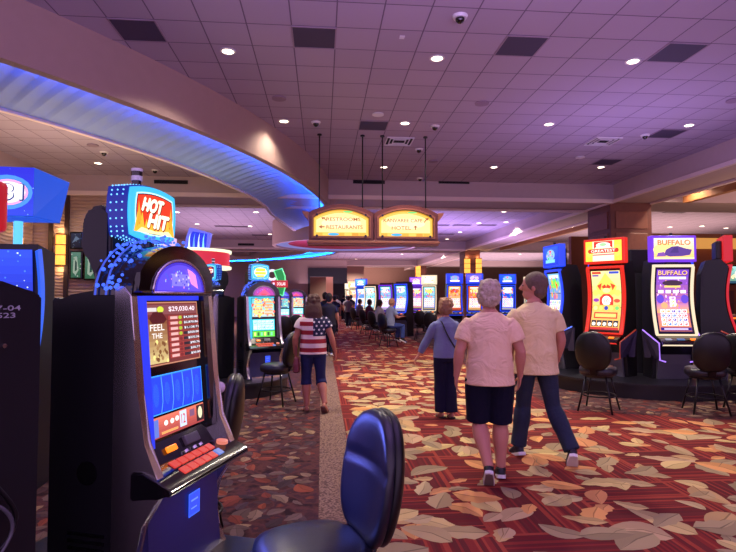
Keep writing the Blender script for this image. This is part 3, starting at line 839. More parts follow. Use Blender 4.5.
        b = bmesh.new(); prism_y(b, barrel(.0), y0, y0+.03); obj('topper_glow', b, topper[1], tp)
        A = Art(w, h); q = lambda k: [((x+w/2)/w, (z-zc+h/2)/h) for x, z in barrel(k)]
        A.poly(q(-.028), (190, 235, 255)); A.poly(q(-.036), (30, 16, 40)); topper[0](A, q)
        A.build('topper_screen', lambda x, y, l: Vector((x, y0-.001-l, zc-h/2+y)), tp)
        b = bmesh.new(); rd = random.Random(1)
        for col_ in range(3):
            P = barrel(.010)
            for k in range(0, len(P), 1):
                a, c = P[k], P[(k+1) % len(P)]
                for f_ in ((0, .5) if math.dist(a, c) > .045 else (0,)):
                    bmesh.ops.create_icosphere(b, subdivisions=1, radius=.0048, matrix=Matrix.Translation((a[0]+(c[0]-a[0])*f_, y0+.045+col_*.034, a[1]+(c[1]-a[1])*f_)))
        obj('topper_bulb', b, topper[2], tp)['kind'] = 'stuff'
        if candle:
            b = bmesh.new(); cyl(b, (-.02, y0+.1, 2.215), (-.02, y0+.1, 2.27), .024, seg=16); cyl(b, (-.02, y0+.1, 2.295), (-.02, y0+.1, 2.32), .03, seg=16); c1 = obj('candle_base', b, BLACKG, tp, 'auto')
            b = bmesh.new(); cyl(b, (-.02, y0+.1, 2.27), (-.02, y0+.1, 2.295), .03, seg=16); cyl(b, (-.02, y0+.1, 2.32), (-.02, y0+.1, 2.335), .03, seg=16); obj('candle_lens', b, WHITEP, c1, 'auto')
    return t

def hot_topper(A, q):
    A.poly(q(-.042), (226, 52, 24))
    for k in range(9):
        x = .12+k*.095; A.poly([(x-.07, .14), (x, .30+.08*(k % 2)+abs(k-4)*.05), (x+.07, .14)], (255, 170, 50), k == 0)
    A.poly([(.1, .2), (.14, .7), (.2, .36)], (255, 150, 40)); A.poly([(.9, .2), (.86, .7), (.8, .36)], (255, 150, 40))
    A.poly([(.1, .14), (.9, .14), (.8, .23), (.5, .19), (.2, .23)], (255, 236, 170))
    A.bold('HOT', .45, .64, .44, .25, (110, 20, 10), .14, .02); A.bold('HOT', .44, .655, .43, .24, (255, 246, 214), .14, .012)
    A.bold('HIT', .57, .36, .44, .26, (110, 20, 10), .14, .02); A.bold('HIT', .56, .375, .43, .25, (255, 246, 214), .14, .012)
def heart_topper(A, q):
    A.poly(q(-.042), (40, 30, 90)); A.ell(.38, .6, .17, .2, (240, 90, 40)); A.ell(.62, .6, .17, .2, (240, 90, 40)); A.poly([(.2, .56), (.5, .12), (.8, .56)], (240, 90, 40))
    A.rect(.16, .48, .84, .68, (250, 236, 230)); A.rect(.22, .54, .78, .62, (190, 60, 60))
def gold_topper(A, q):
    A.poly(q(-.042), (60, 190, 220)); A.ell(.5, .5, .36, .3, (240, 250, 240)); A.rect(.24, .56, .76, .74, (250, 226, 60)); A.rect(.2, .36, .8, .52, (250, 226, 60)); A.rect(.3, .2, .7, .32, (230, 200, 70))
def pay_art(kind=0):
    A = Art(.485, .315)
    if kind == 0:
        A.rect(0, 0, 1, 1, (176, 118, 92)); A.rect(.015, .02, .985, .98, (104, 44, 44)); A.rect(.03, .86, .97, .95, (150, 90, 84))
        A.rect(.03, .8, .97, .955, (120, 66, 70)); A.ell(.26, .88, .06, .05, (190, 200, 60)); A.text('$29,030.40', .67, .88, .52, .09, (235, 215, 225))
        A.rect(.03, .85, .19, .91, (200, 190, 190))
        A.grad(.03, .04, .36, .74, (196, 176, 120), (112, 62, 40)); A.poly([(.05, .74), (.12, .84), (.28, .84), (.36, .72), (.3, .66), (.1, .66)], (70, 20, 24))
        A.text('FEEL', .18, .6, .25, .1, (230, 220, 215)); A.text('THE', .17, .47, .18, .08, (230, 220, 215)); A.scatter(30, [(230, 210, 130), (150, 110, 70), (110, 70, 40)], .02, 2, (.05, .06, .33, .38))
        vals = ['$4,500.00', '$2,870.86', '$1,138.71', '$500.00', '$270.36', '$90.76', '$50.77', '$30.00']
        for k, v in enumerate(vals):
            z = .74-k*.088; A.rect(.37, z-.035, .97, z+.035, (148, 52, 48), k == 0)
        for k, v in enumerate(vals):
            z = .74-k*.088; A.rect(.40, z-.022, .54, z+.022, (206, 160, 158), k == 0); A.ell(.59, z, .035, .03, (150, 170, 50) if k < 4 else (110, 36, 38), 10, False)
            A.rect(.64, z-.026, .955, z+.026, (40, 30, 40), False)
        for k, v in enumerate(vals):
            z = .74-k*.088; w_ = .033*len(v); A.text(v, .955-w_/2, z, w_, .042, (232, 226, 236))
    elif kind == 1:
        A.grad(0, 0, 1, 1, (60, 120, 170), (70, 60, 130)); A.scatter(60, [(240, 120, 70), (240, 220, 120), (120, 220, 240), (220, 80, 90)], .045, 4)
        for k in range(6): A.rect(.08, .1+k*.14, .46, .19+k*.14, (230, 140, 90), k == 0); A.rect(.54, .1+k*.14, .93, .19+k*.14, (120, 200, 190), False)
    else:
        A.grad(0, 0, 1, 1, (180, 210, 200), (90, 190, 200)); A.scatter(70, [(240, 130, 70), (240, 220, 100), (230, 90, 80), (90, 150, 220)], .045, 8)
        for k in range(5): A.rect(.08, .12+k*.16, .45, .22+k*.16, (250, 200, 120), k == 0); A.rect(.55, .12+k*.16, .92, .22+k*.16, (240, 160, 110), False)
    return A
def reel_art2(kind=0):
    A = Art(.485, .19)
    if kind == 0:
        A.rect(0, 0, 1, 1, (60, 150, 255)); A.grad(.012, .03, .988, .97, (16, 44, 210), (30, 88, 245))
        for k in range(5):
            x = .02+k*.196; A.rect(x, .05, x+.176, .95, (34, 62, 226), k == 0)
            A.ell(x+.085, .5, .05, .3, (44, 84, 240), 14, False)
        for k in range(4):
            x = .21+k*.196; A.poly([(x-.02, .04), (x+.01, .3), (x+.016, .6), (x-.0, .96), (x-.012, .96), (x+.002, .6), (x-.002, .3), (x-.034, .04)], (80, 140, 255), k == 0)
    else:
        A.rect(0, 0, 1, 1, (60, 220, 235)); sym_grid(A, .03, .06, .97, .94, 5, 2, (215, 245, 240), [(70, 190, 210), (120, 210, 190), (200, 230, 180), (90, 160, 210)], kind+3)
    return A
def low_art(kind=0):
    A = Art(.485, .10)
    if kind == 0:
        A.grad(0, 0, 1, 1, (150, 60, 60), (214, 110, 90)); A.rect(.02, .06, .12, .9, (90, 110, 190)); A.ell(.25, .62, .035, .13, (230, 230, 225)); A.ell(.36, .62, .035, .13, (230, 230, 225)); A.ell(.45, .66, .035, .13, (230, 230, 225))
        A.rect(.5, .15, .63, .95, (190, 205, 235)); A.text('12', .565, .55, .08, .5, (190, 60, 50)); A.rect(.69, .5, .79, .85, (120, 80, 110)); A.rect(.83, .1, .98, .95, (50, 30, 34)); A.ell(.905, .55, .045, .32, (214, 206, 170)); A.rect(.15, .14, .45, .26, (226, 150, 90))
    else:
        A.rect(0, 0, 1, 1, (90, 200, 60) if kind == 2 else (200, 90, 150))
        for k in range(6): A.rect(.06+k*.15, .2, .15+k*.15, .8, [(230, 250, 120), (40, 90, 40), (120, 230, 160)][k % 3], k == 0)
    return A
def arch_art(kind=0):
    A = Art(.47, .155); n_ = 16; P = [(.5+.5*math.cos(PI*k/n_), math.sin(PI*k/n_)) for k in range(n_+1)]
    A.poly(P, (60, 44, 180) if kind == 0 else ((60, 60, 200) if kind == 1 else (120, 50, 140)))
    A.poly([(.5+(x-.5)*.9, .05+y*.86) for x, y in P], (84, 66, 225) if kind == 0 else (90, 80, 210) if kind == 1 else (170, 60, 150))
    A.scatter(40, [(150, 170, 255), (70, 80, 230), (200, 130, 240)], .012, 3, (.18, .1, .72, .7))
    if kind == 0: A.rect(.3, .2, .66, .6, (120, 110, 215)); A.poly([(.68, .3), (.84, .12), (.78, .6), (.7, .72), (.6, .8)], (226, 130, 200)); A.scatter(22, [(60, 50, 190), (200, 190, 255)], .014, 9, (.32, .22, .66, .58))
    elif kind == 2: A.poly([(.2, .1), (.5, .7), (.8, .1)], (230, 80, 120)); A.rect(.36, .08, .6, .2, (240, 60, 50))
    else: A.poly([(.1, .1), (.5, .9), (.9, .1), (.5, .4)], (90, 150, 240))
    return A
EDGE_B = led('edge_blue', 40, 60, 250, .95); EDGE_C = led('edge_cyan', 60, 200, 240, 1.0)
CY = led('topper_cyan', 60, 190, 250, 1.15); BULB = led('bulb_cyan', 110, 190, 255, 1.9)

HR = R(70.6)
P0 = UY(140.5, 300, 2.65)
hloc = (P0.x+.245*math.cos(HR), P0.y+.245*math.sin(HR), 0)
hot = arch_machine('large black slot machine nearest the camera with arched top and HOT HIT topper', (hot_topper, CY, BULB), pay_art(0), reel_art2(0), low_art(0), arch_art(0), EDGE_B, hloc, HR, lever=True)
hot.scale = (.93, 1, 1)
# its platform
def platform(name, label, cx, cy, r, z, seg=40, parent=None, lipcol=None):
    b = bmesh.new(); cyl(b, (cx, cy, 0), (cx, cy, z-.04), r-.04, seg=seg); cyl(b, (cx, cy, z-.04), (cx, cy, z), r, seg=seg)
    bmesh.ops.bevel(b, geom=[e for e in b.edges if abs(e.verts[0].co.z-e.verts[1].co.z) < 1e-5 and e.verts[0].co.z > z-.01], offset=.01, segments=2, affect='EDGES')
    return tag(obj(name, b, mat('plinth_black', rgb(24, 23, 32), .3), smooth='auto'), label, 'machine base')
def oplat(label, loc, rz, x0, x1, y0, y1, z, m=None):
    b = bmesh.new(); bx(x0, x1, y0, y1, 0, z-.04, b); bx(x0-.03, x1+.03, y0-.03, y1+.03, z-.04, z, b, .008)
    o = obj('machine_plinth', b, m or mat('plinth_black', rgb(24, 23, 32), .3)); o.location = loc; o.rotation_euler = (0, 0, rz); return tag(o, label, 'machine base')
oplat('black plinth under the large HOT HIT slot machine', hloc, HR, -.42, .42, -.34, .9, .249)
# pod of two arch machines behind
PR = UY(232, 300, 9.7)
def by_corner(side, rz):
    PR = UY(235 if side > 0 else 236.5, 300, 9.65)
    """place so that the rear corner on SIDE (+1 right) sits at PR"""
    c, s = math.cos(rz), math.sin(rz); lx, ly = side*.31, .43
    return (PR.x-(lx*c-ly*s), PR.y-(lx*s+ly*c), 0)
ra, rb = R(-40), R(30)
arch_machine('black arched slot machine with small heart picture topper, facing away left', (heart_topper, CY, BULB), pay_art(1), reel_art2(1), low_art(1), arch_art(1), EDGE_C, by_corner(1, ra), ra).scale = (.84, 1, 1)
arch_machine('black arched slot machine with yellow and cyan topper beside striped-shirt woman', (gold_topper, CY, BULB), pay_art(2), reel_art2(2), low_art(2), arch_art(2), EDGE_C, by_corner(-1, rb), rb).scale = (.84, 1, 1)
platform('machine_plinth', 'round black plinth under the two arched machines behind', PR.x-.05, PR.y+.05, 1.06, .249)

# ---------- tall curved cabinet
def curve_y(u): return -.20+.07*u+.095*math.sin(PI*u)     # concave front, u=0 bottom .. 1 top
def tall_machine(label, ledm, topart, scrart, loc=(0, 0, 0), rz=0, topper=True, bz=.25, accent=None, group=None, cat='slot machine', topled=None, framew=.03):
    t = thing('slot_machine', label, cat, loc, rz, group)
    z0, z1 = 1.02, 2.17; W = .335
    pts = [(curve_y(k/14), z0+(z1-z0)*k/14) for k in range(15)]
    b = bmesh.new(); prof = [(y+.02, z) for y, z in pts]+[(.0, 2.30), (.22, 2.28), (.30, 2.05), (.32, 1.4), (.32, bz), (-.02, bz), (-.06, .6), (-.24, .86), (-.20, 1.0)]
    prism_x(b, prof, -W, W); obj('cabinet', b, BLACK, t)
    # glass and picture
    sw = 2*W-.11; H = math.dist((0, 0), (0, z1-z0-.05))
    scrart.w, scrart.h = sw, z1-z0-.06
    def fn(x, y, l):
        z = z0+.03+y; u = (z-z0)/(z1-z0); return Vector((x, curve_y(u)-.004-l, z))
    scrart.build('curved_screen', fn, t, cuts=12)
    b = bmesh.new(); prev = None
    for k in range(17):
        u = k/16; y = curve_y(u)-.003; z = z0+(z1-z0)*u
        cur = [b.verts.new((-W+.02, y, z)), b.verts.new((W-.02, y, z))]
        if prev: b.faces.new((prev[0], prev[1], cur[1], cur[0]))
        prev = cur
    obj('screen_glass', b, BLACKG, t)
    for s in (-1, 1):
        b = bmesh.new(); loft(b, [(s*(W+.005-framew/2), y-.015, z) for y, z in pts], [(framew/2+.008, .02)]*15, 8, power=5); obj('light_frame', b, ledm, t, 'auto')
    b = bmesh.new(); bx(-W, W, curve_y(1)-.035, curve_y(1)+.03, z1-.01, z1+.035, b, .006); obj('light_frame', b, ledm, t)
    b = bmesh.new(); bx(-W, W, curve_y(0)-.035, curve_y(0)+.01, z0-.025, z0+.005, b, .004); obj('light_frame', b, ledm, t)
    if topper:
        b = bmesh.new(); bx(-.375, .375, -.17, -.03, 2.25, 2.70, b, .012); tp = obj('topper', b, topled or ledm, t)
        topart.w, topart.h = .66, .36
        topart.build('topper_screen', lambda x, y, l: Vector((x, -.172-l, 2.295+y)), tp)
        b = bmesh.new(); bx(-.1, .1, -.1, .1, 2.17, 2.27, b); bx(-.25, .25, -.03, .06, 2.3, 2.62, b, .02); cyl(b, (0, -.08, 2.70), (0, -.08, 2.75), .025, seg=12); obj('topper_bracket', b, BLACK, tp)
    # deck
    b = bmesh.new(); prism_x(b, [(-.20, .99), (-.25, .975), (-.42, .90), (-.44, .87), (-.40, .84), (-.2, .84)], -.33, .33); bmesh.ops.bevel(b, geom=b.edges[:], offset=.008, segments=2, affect='EDGES'); dk = obj('button_deck', b, BLACKG, t, 'auto')
    for x, m_, w_ in ((-.2, led('btn_white', 190, 190, 220, .6), .1), (0, led('btn_cyan', 90, 130, 200, .6), .12), (.2, led('orange', 255, 120, 20, 1.8), .09)):
        b = bmesh.new(); box(b, (x, -.34, .947), (w_, .05, .014), .004, Matrix.Rotation(R(23), 3, 'X')); obj('button', b, m_, dk)
    b = bmesh.new(); prism_x(b, [(-.44, .865), (-.45, .855), (-.44, .845), (-.40, .84)], -.33, .33); obj('deck_light', b, ledm, dk)
    b = bmesh.new(); prism_x(b, [(-.06, bz), (-.10, .5), (-.12, .84), (.1, .84), (.1, bz)], -.27, .27); obj('belly_door', b, GREYP, t)
    if accent:
        for s in (-1, 1):
            b = bmesh.new(); tube(b, [(s*.45, .04, 1.08), (s*.36, -.36, .88), (s*.345, -.34, .60), (s*.2, -.22, .56)], .012); obj('accent_light', b, accent, t, True)
            b = bmesh.new(); v = [b.verts.new(p) for p in ((s*.45, .06, 1.06), (s*.35, -.34, .87), (s*.335, -.32, .61), (s*.32, 0, .6), (s*.40, .1, .6), (s*.45, .1, 1.06))]
            b.faces.new((v[0], v[1], v[2], v[3])); b.faces.new((v[0], v[3], v[4], v[5])); obj('side_wing', b, mat('wing_grey', rgb(66, 60, 84), .4), t)
    return t
def art_red_top():
    A = Art(1, 1); A.rect(0, 0, 1, 1, (250, 220, 70)); A.rect(.2, 0, .8, 1, (255, 240, 200)); A.ell(.12, .5, .1, .3, (255, 236, 90)); A.ell(.88, .5, .1, .3, (255, 236, 90))
    A.poly([(.24, .62), (.24, .98), (.76, .98), (.76, .62), (.68, .74), (.5, .82), (.32, .74)], (206, 44, 40)); A.ell(.5, .8, .2, .13, (246, 240, 230)); A.ell(.5, .82, .1, .08, (160, 200, 150))
    A.rect(.12, .4, .88, .62, (196, 60, 40)); A.ell(.12, .51, .05, .11, (196, 60, 40)); A.ell(.88, .51, .05, .11, (196, 60, 40)); A.text('GREATEST', .5, .51, .68, .13, (250, 250, 235))
    A.rect(.2, .28, .82, .35, (220, 110, 110)); A.rect(.25, .1, .75, .24, (255, 252, 246)); return A
def art_red_screen():
    A = Art(1, 1); A.rect(0, 0, 1, 1, (60, 10, 12)); A.grad(.03, .02, .97, .98, (250, 170, 80), (252, 236, 160)); A.rect(.06, .93, .36, .97, (200, 70, 50)); A.rect(.62, .93, .94, .97, (60, 80, 190)); A.rect(.06, .89, .28, .92, (110, 80, 160))
    A.poly([(.16, .72), (.32, .82), (.5, .95), (.68, .82), (.84, .72), (.76, .6), (.5, .55), (.24, .6)], (250, 206, 90)); A.poly([(.2, .74), (.36, .78), (.3, .66)], (214, 70, 40)); A.poly([(.8, .74), (.64, .78), (.7, .66)], (214, 70, 40))
    A.poly([(.34, .72), (.46, .76), (.5, .72), (.54, .76), (.66, .72), (.6, .69), (.5, .7), (.4, .69)], (200, 60, 36)); A.ell(.5, .66, .13, .04, (252, 230, 150)); A.ell(.14, .62, .1, .05, (250, 220, 100)); A.ell(.86, .62, .1, .05, (250, 220, 100))
    A.poly([(.28, .4), (.28, .54), (.4, .6), (.6, .6), (.72, .54), (.72, .4)], (214, 54, 44)); A.ell(.5, .49, .15, .08, (252, 244, 236)); A.text('10', .5, .49, .14, .06, (226, 120, 110))
    A.ell(.16, .5, .1, .03, (140, 60, 170)); A.ell(.84, .49, .1, .03, (226, 80, 60))
    A.rect(.05, .32, .95, .42, (246, 190, 90)); 
    for k in range(5): A.ell(.15+k*.175, .37, .07, .035, [(250, 230, 150), (250, 210, 110), (50, 70, 170), (250, 210, 110), (120, 200, 110)][k], 12, k == 0)
    A.rect(.12, .2, .88, .3, (190, 50, 40)); A.rect(.16, .22, .84, .28, (246, 200, 110)); 
    for k in range(5): A.rect(.06+k*.178, .07, .06+k*.178+.16, .17, (40, 30, 50), k == 0)
    for k in range(5): A.ell(.14+k*.178, .11, .06, .03, (250, 246, 230), 12, k == 0)
    A.rect(.04, .02, .96, .06, (190, 40, 40)); return A
def art_buf_top():
    A = Art(1, 1); A.grad(0, 0, 1, 1, (250, 190, 90), (240, 226, 220)); A.ell(.3, .45, .32, .3, (250, 220, 130)); A.poly([(.25, .2), (.3, .45), (.45, .6), (.6, .62), (.8, .5), (.95, .45), (.9, .2), (.7, .14), (.4, .12)], (78, 50, 130))
    A.poly([(.4, .3), (.5, .55), (.6, .56), (.62, .3)], (60, 40, 110)); A.poly([(.06, .12), (.1, .3), (.25, .34), (.3, .14)], (120, 70, 160)); A.rect(0, 0, 1, .1, (250, 214, 160)); 
    art_title(A, 'BUFFALO', .5, .8, .82, .24, (230, 130, 60), (90, 40, 60)); return A
def art_buf_screen():
    A = Art(1, 1); A.rect(0, 0, 1, 1, (30, 12, 60)); A.grad(.03, .02, .97, .98, (228, 130, 90), (110, 60, 200)); A.grad(.03, .3, .97, .56, (250, 170, 100), (130, 70, 220)); art_title(A, 'BUFFALO', .5, .93, .86, .07, (240, 190, 120), (70, 30, 60)); A.rect(.1, .83, .9, .87, (230, 220, 250))
    A.scatter(50, [(240, 200, 240), (170, 90, 230), (240, 170, 90)], .02, 5, (.05, .35, .95, .82)); A.ell(.5, .77, .3, .045, (60, 40, 60)); A.rect(.26, .7, .74, .73, (240, 200, 110)); 
    for k in range(4): A.rect(.08+k*.22, .61, .24+k*.22, .66, (236, 226, 250), k == 0)
    A.ell(.14, .52, .11, .07, (90, 60, 190)); A.ell(.86, .52, .11, .07, (90, 60, 190)); A.ell(.25, .42, .1, .05, (240, 160, 110)); 
    sym_grid(A, .4, .4, .6, .56, 1, 3, (246, 240, 250), BRIGHT, 3); sym_grid(A, .1, .1, .9, .36, 5, 4, (240, 236, 246), [(90, 60, 170), (60, 110, 190), (190, 60, 70), (200, 150, 60)], 11)
    A.rect(.05, .03, .95, .08, (50, 30, 120)); A.rect(.15, .045, .85, .065, (220, 200, 250)); return A
def gen_top(c1, c2, txt, seed=1):
    A = Art(1, 1); A.grad(0, 0, 1, 1, c1, c2); A.ell(.5, .55, .3, .32, tuple(min(255, v+90) for v in c2)); A.scatter(14, BRIGHT, .05, seed, (.25, .25, .75, .8)); A.rect(.18, .12, .82, .3, txt); return A
def gen_scr(c1, c2, c3, seed=1, grid=(5, 4), bg=(240, 240, 245)):
    A = Art(1, 1); A.rect(0, 0, 1, 1, tuple(v*.2 for v in c1)); A.grad(.03, .02, .97, .98, c1, c2); A.ell(.5, .8, .36, .09, c3); A.rect(.15, .9, .85, .95, (250, 240, 220)); A.scatter(30, BRIGHT, .04, seed, (.06, .5, .94, .9))
    sym_grid(A, .07, .12, .93, .5, grid[0], grid[1], bg, BRIGHT, seed); A.rect(.05, .03, .95, .09, tuple(v*.6 for v in c3)); return A
L_RED = led('frame_red', 240, 40, 24, .95); L_PUR = led('frame_purple', 120, 50, 235, 1.0); L_BLU = led('frame_blue', 30, 70, 250, 1.1); L_WARM = led('frame_warm', 250, 225, 190, 1.1); L_RED2 = led('frame_red_dark', 225, 24, 34, .8)
A_BLU = led('accent_blue', 90, 120, 255, 1.6); A_PUR = led('accent_violet', 170, 120, 255, 1.4); A_RED = led('accent_orange', 200, 60, 40, .5)
PC = UY(637, 300, 9.9)
base_a = -math.atan2(PC.x, PC.y)
def pod(off, RR=1.12): 
    a = base_a+R(off); return (PC.x+RR*math.sin(a), PC.y-RR*math.cos(a), 0), a
l, a = pod(-24); tall_machine('tall curved slot machine in a red light frame with yellow and red topper', L_RED, art_red_top(), art_red_screen(), l, a, accent=A_RED, framew=.05)
l, a = pod(27); a -= R(4); tall_machine('tall curved slot machine with purple topper reading BUFFALO and pale lit edge', L_WARM, art_buf_top(), art_buf_screen(), l, a, accent=A_PUR, topled=L_PUR)
l, a = pod(-82, 1.42); a += R(24); tall_machine('tall curved slot machine in a blue light frame beside cream shirt man', L_BLU, gen_top((20, 50, 200), (40, 90, 240), (120, 200, 230), 3), gen_scr((90, 60, 160), (130, 190, 220), (120, 220, 90), 5), l, a, accent=A_BLU)
l, a = pod(71, 1.36); a += R(20); tall_machine('tall curved slot machine in red frame turned to the right, rightmost of its pod', L_RED2, gen_top((120, 30, 50), (60, 20, 60), (190, 120, 130), 4), gen_scr((120, 110, 140), (170, 160, 180), (200, 190, 200), 7), l, a, accent=A_RED)
l, a = pod(142, 1.0); tall_machine('tall curved slot machine at the hidden back of the right pod, right one', L_BLU, gen_top((20, 50, 200), (40, 90, 240), (120, 200, 230), 3), gen_scr((90, 60, 160), (130, 190, 220), (120, 220, 90), 5), l, a)
l, a = pod(-148, 1.0); tall_machine('tall curved slot machine at the hidden back of the right pod, left one', L_BLU, gen_top((20, 50, 200), (40, 90, 240), (120, 200, 230), 3), gen_scr((90, 60, 160), (130, 190, 220), (120, 220, 90), 6), l, a)
platform('machine_plinth', 'wide round black plinth under the tall machines at right', PC.x, PC.y, 1.92, .249, 56)
b = bmesh.new(); cyl(b, (PC.x, PC.y, .25), (PC.x, PC.y, 2.1), .52, .5, 8); bx(PC.x-.3, PC.x+.3, PC.y-.3, PC.y+.3, 2.1, 2.55, b, .02)
tag(obj('pod_core', b, BLACK), 'black central cabinet core between the tall machines at right', 'cabinet')

# distant machines to the right of the aisle
ds = [
 (429.5, 25.5, -8, L_WARM, ((240, 200, 170), (250, 230, 200)), ((120, 130, 220), (140, 220, 220), (250, 220, 120)), 'distant slot machine in a cream white frame left of the denim woman'),
 (454, 23.6, 14, L_BLU, ((30, 40, 190), (40, 60, 220)), ((240, 120, 80), (250, 180, 110), (220, 60, 60)), 'distant blue framed slot machine just above the denim woman'),
 (475, 23.6, -8, L_BLU, ((60, 60, 210), (110, 90, 230)), ((250, 150, 90), (240, 90, 60), (250, 220, 150)), 'distant blue framed slot machine hidden by grey haired man'),
 (508, 24, -6, L_BLU, ((20, 60, 210), (30, 90, 240)), ((20, 50, 200), (40, 90, 230), (250, 240, 240)), 'distant blue framed slot machine between the two men'),
 (531, 27, 10, L_WARM, ((250, 180, 80), (240, 120, 60)), ((120, 180, 120), (90, 130, 220), (250, 200, 80)), 'distant colourful slot machine right of the cream shirt man'),
 (402.5, 22.5, -38, L_BLU, None, ((150, 130, 220), (90, 190, 220), (240, 230, 240)), 'distant curved slot machine before the seated man, blue edged'),
 (386.5, 24.5, -30, L_PUR, None, ((180, 120, 220), (100, 200, 230), (230, 230, 250)), 'distant curved slot machine with cyan screen behind seated man'),
 (371, 27.5, -30, L_WARM, None, ((120, 200, 230), (170, 240, 250), (250, 250, 250)), 'distant pale cyan slot machine left of the seated man'),
 (362, 31, -30, L_BLU, ((60, 120, 230), (120, 190, 250)), ((60, 110, 220), (120, 170, 250), (220, 240, 250)), 'far blue slot machine along the right of the aisle'),
 (354, 36, -30, L_WARM, ((250, 180, 90), (250, 220, 150)), ((220, 120, 60), (250, 190, 120), (250, 230, 200)), 'far orange lit slot machine near the aisle end'),
 (350, 41, -20, L_WARM, ((240, 210, 190), (250, 230, 230)), ((240, 120, 90), (250, 210, 180), (250, 240, 230)), 'farthest pale slot machine right of the dark portal'),
 (417, 28, -12, L_PUR, ((110, 60, 210), (190, 120, 240)), ((230, 120, 160), (130, 90, 220), (250, 230, 160)), 'distant slot machine just behind the cream framed one'),
]
for k, (px, y, rz, lm, tc_, sc_, lab) in enumerate(ds):
    p = UY(px, 300, y)
    tall_machine(lab, lm, gen_top(tc_[0], tc_[1], (250, 245, 235), k) if tc_ else None, gen_scr(*sc_, seed=20+k), (p.x, p.y, 0), R(rz)-math.atan2(p.x, p.y), topper=bool(tc_), bz=0)
for k, (px, y, rz, lab) in enumerate(((281.5, 17.5, 10, 'low distant slot machine below the green round sign'), (296, 18.6, 8, 'low distant slot machine behind the striped-shirt woman'), (256, 16.8, 10, 'low distant slot machine behind the yellow topper machine'))):
    p = UY(px, 300, y)
    arch_machine(lab, None, pay_art(1 if k == 0 else 2), reel_art2(1), low_art(1), arch_art(1+k % 2), EDGE_B, (p.x, p.y, 0), R(rz), base_z=0, detail=False)

# ---------- left edge
def left_cabinet():
    a, c = UY(-60, 300, 2.0), UY(43, 300, 2.35)
    d = (c-a).normalized(); rz = math.atan2(d.y, d.x); L = (c-a).length
    t = thing('slot_machine', 'plain black cabinet side cut off by the left picture edge', 'slot machine', (a.x, a.y, 0), rz)
    b = bmesh.new(); zt = lambda px, D: 1.65
    prism_y(b, [(0, 0), (L, 0), (L, 1.655), (L-.05, 1.675), (L*.55, 1.715), (0, 1.73)], 0, .7); bmesh.ops.bevel(b, geom=b.edges[:], offset=.01, segments=2, affect='EDGES'); obj('cabinet', b, BLACK, t)
    A = Art(.16, .055); A.lay = 1; A.text('07-04', .45, .76, .8, .38, (170, 168, 180)); A.text('7523', .4, .24, .62, .38, (170, 168, 180))
    A.build('asset_label', lambda x, y, l: Vector((L-.155+x, -.002-l, 1.565+y)), t, M_PRINT)
    b = bmesh.new(); cyl(b, (L-.16, -.006, 1.46), (L-.16, 0, 1.46), .009, seg=14); obj('lock', b, CHROME, t)
    b = bmesh.new(); pts = catmull([(L-.40, -.01, 1.0), (L-.3, -.06, 1.02), (L-.2, -.05, .93), (L-.13, -.05, .80), (L-.2, -.05, .70), (L-.33, -.03, .74), (L-.4, -.02, .6)], 6); tube(b, pts, .009); obj('cable', b, SHELL, t, True)
    b = bmesh.new(); pts = catmull([(L-.36, -.01, .93), (L-.22, -.07, .88), (L-.15, -.06, .76), (L-.25, -.05, .62), (L-.34, -.02, .5)], 6); tube(b, pts, .007); obj('cable', b, GREYP, t, True)
left_cabinet()
def sign81():
    rz = R(4); p = UY(33, 300, 4.75)-Vector((.29, -.06, 0))
    t = thing('slot_machine', 'blue lit slot machine with a big number 81 sign box at far left', 'slot machine', (p.x, p.y, 0), rz)
    b = bmesh.new(); prism_x(b, [(-.2, 0), (-.2, .9), (-.02, 1.5), (-.05, 2.1), (.3, 2.05), (.35, 0)], -.3, .3); obj('cabinet', b, BLACK, t)
    A = Art(.54, .55); A.grad(0, 0, 1, 1, (10, 30, 150), (30, 70, 230)); A.scatter(60, [(120, 180, 255), (60, 110, 250), (200, 220, 255)], .014, 6)
    A.build('screen', lambda x, y, l: Vector((x, -.03-.05*(y/.55)+.03-l-.03, 1.5+y)), t)
    for s in (-1, 1):
        b = bmesh.new(); loft(b, [(s*.31, -.06+.08*math.sin(PI*k/10), 1.2+.85*k/10) for k in range(11)], [(.012, .05)]*11, 8, power=4); obj('light_frame', b, led('frame_cobalt', 40, 100, 250, .9), t, 'auto')
    b = bmesh.new(); cyl(b, (.12, .0, 2.05), (.12, .0, 2.3), .035); obj('lit_post', b, led('post_cyan', 90, 190, 255, 1.3), t, 'auto')
    b = bmesh.new(); v = [(-.42, -.1), (.28, -.1), (.34, .5), (-.42, .5)]; prism_z(b, v, 2.33, 2.75)
    for q_ in b.verts:
        if q_.co.z < 2.4 and q_.co.y > .2: q_.co.y -= .2
    bmesh.ops.bevel(b, geom=b.edges[:], offset=.006, segments=1, affect='EDGES'); tp = obj('sign_box', b, led('box_blue', 20, 90, 240, .75), t)
    A = Art(.7, .41); A.grad(0, 0, 1, 1, (30, 60, 200), (20, 30, 190)); A.ell(.70, .48, .29, .36, (60, 130, 240)); A.ell(.71, .48, .23, .27, (240, 150, 200)); A.ell(.71, .48, .20, .22, (252, 240, 246)); A.scatter(26, [(150, 190, 255), (90, 140, 255)], .008, 4)
    A.bold('81', .76, .48, .26, .34, (40, 60, 120), 0, .012); A.bold('81', .755, .49, .24, .31, (250, 250, 255), 0, .004)
    A.build('sign_picture', lambda x, y, l: Vector((-.07+x, -.102-l, 2.335+y)), tp)
sign81()
p = UY(-8, 200, 3.4)
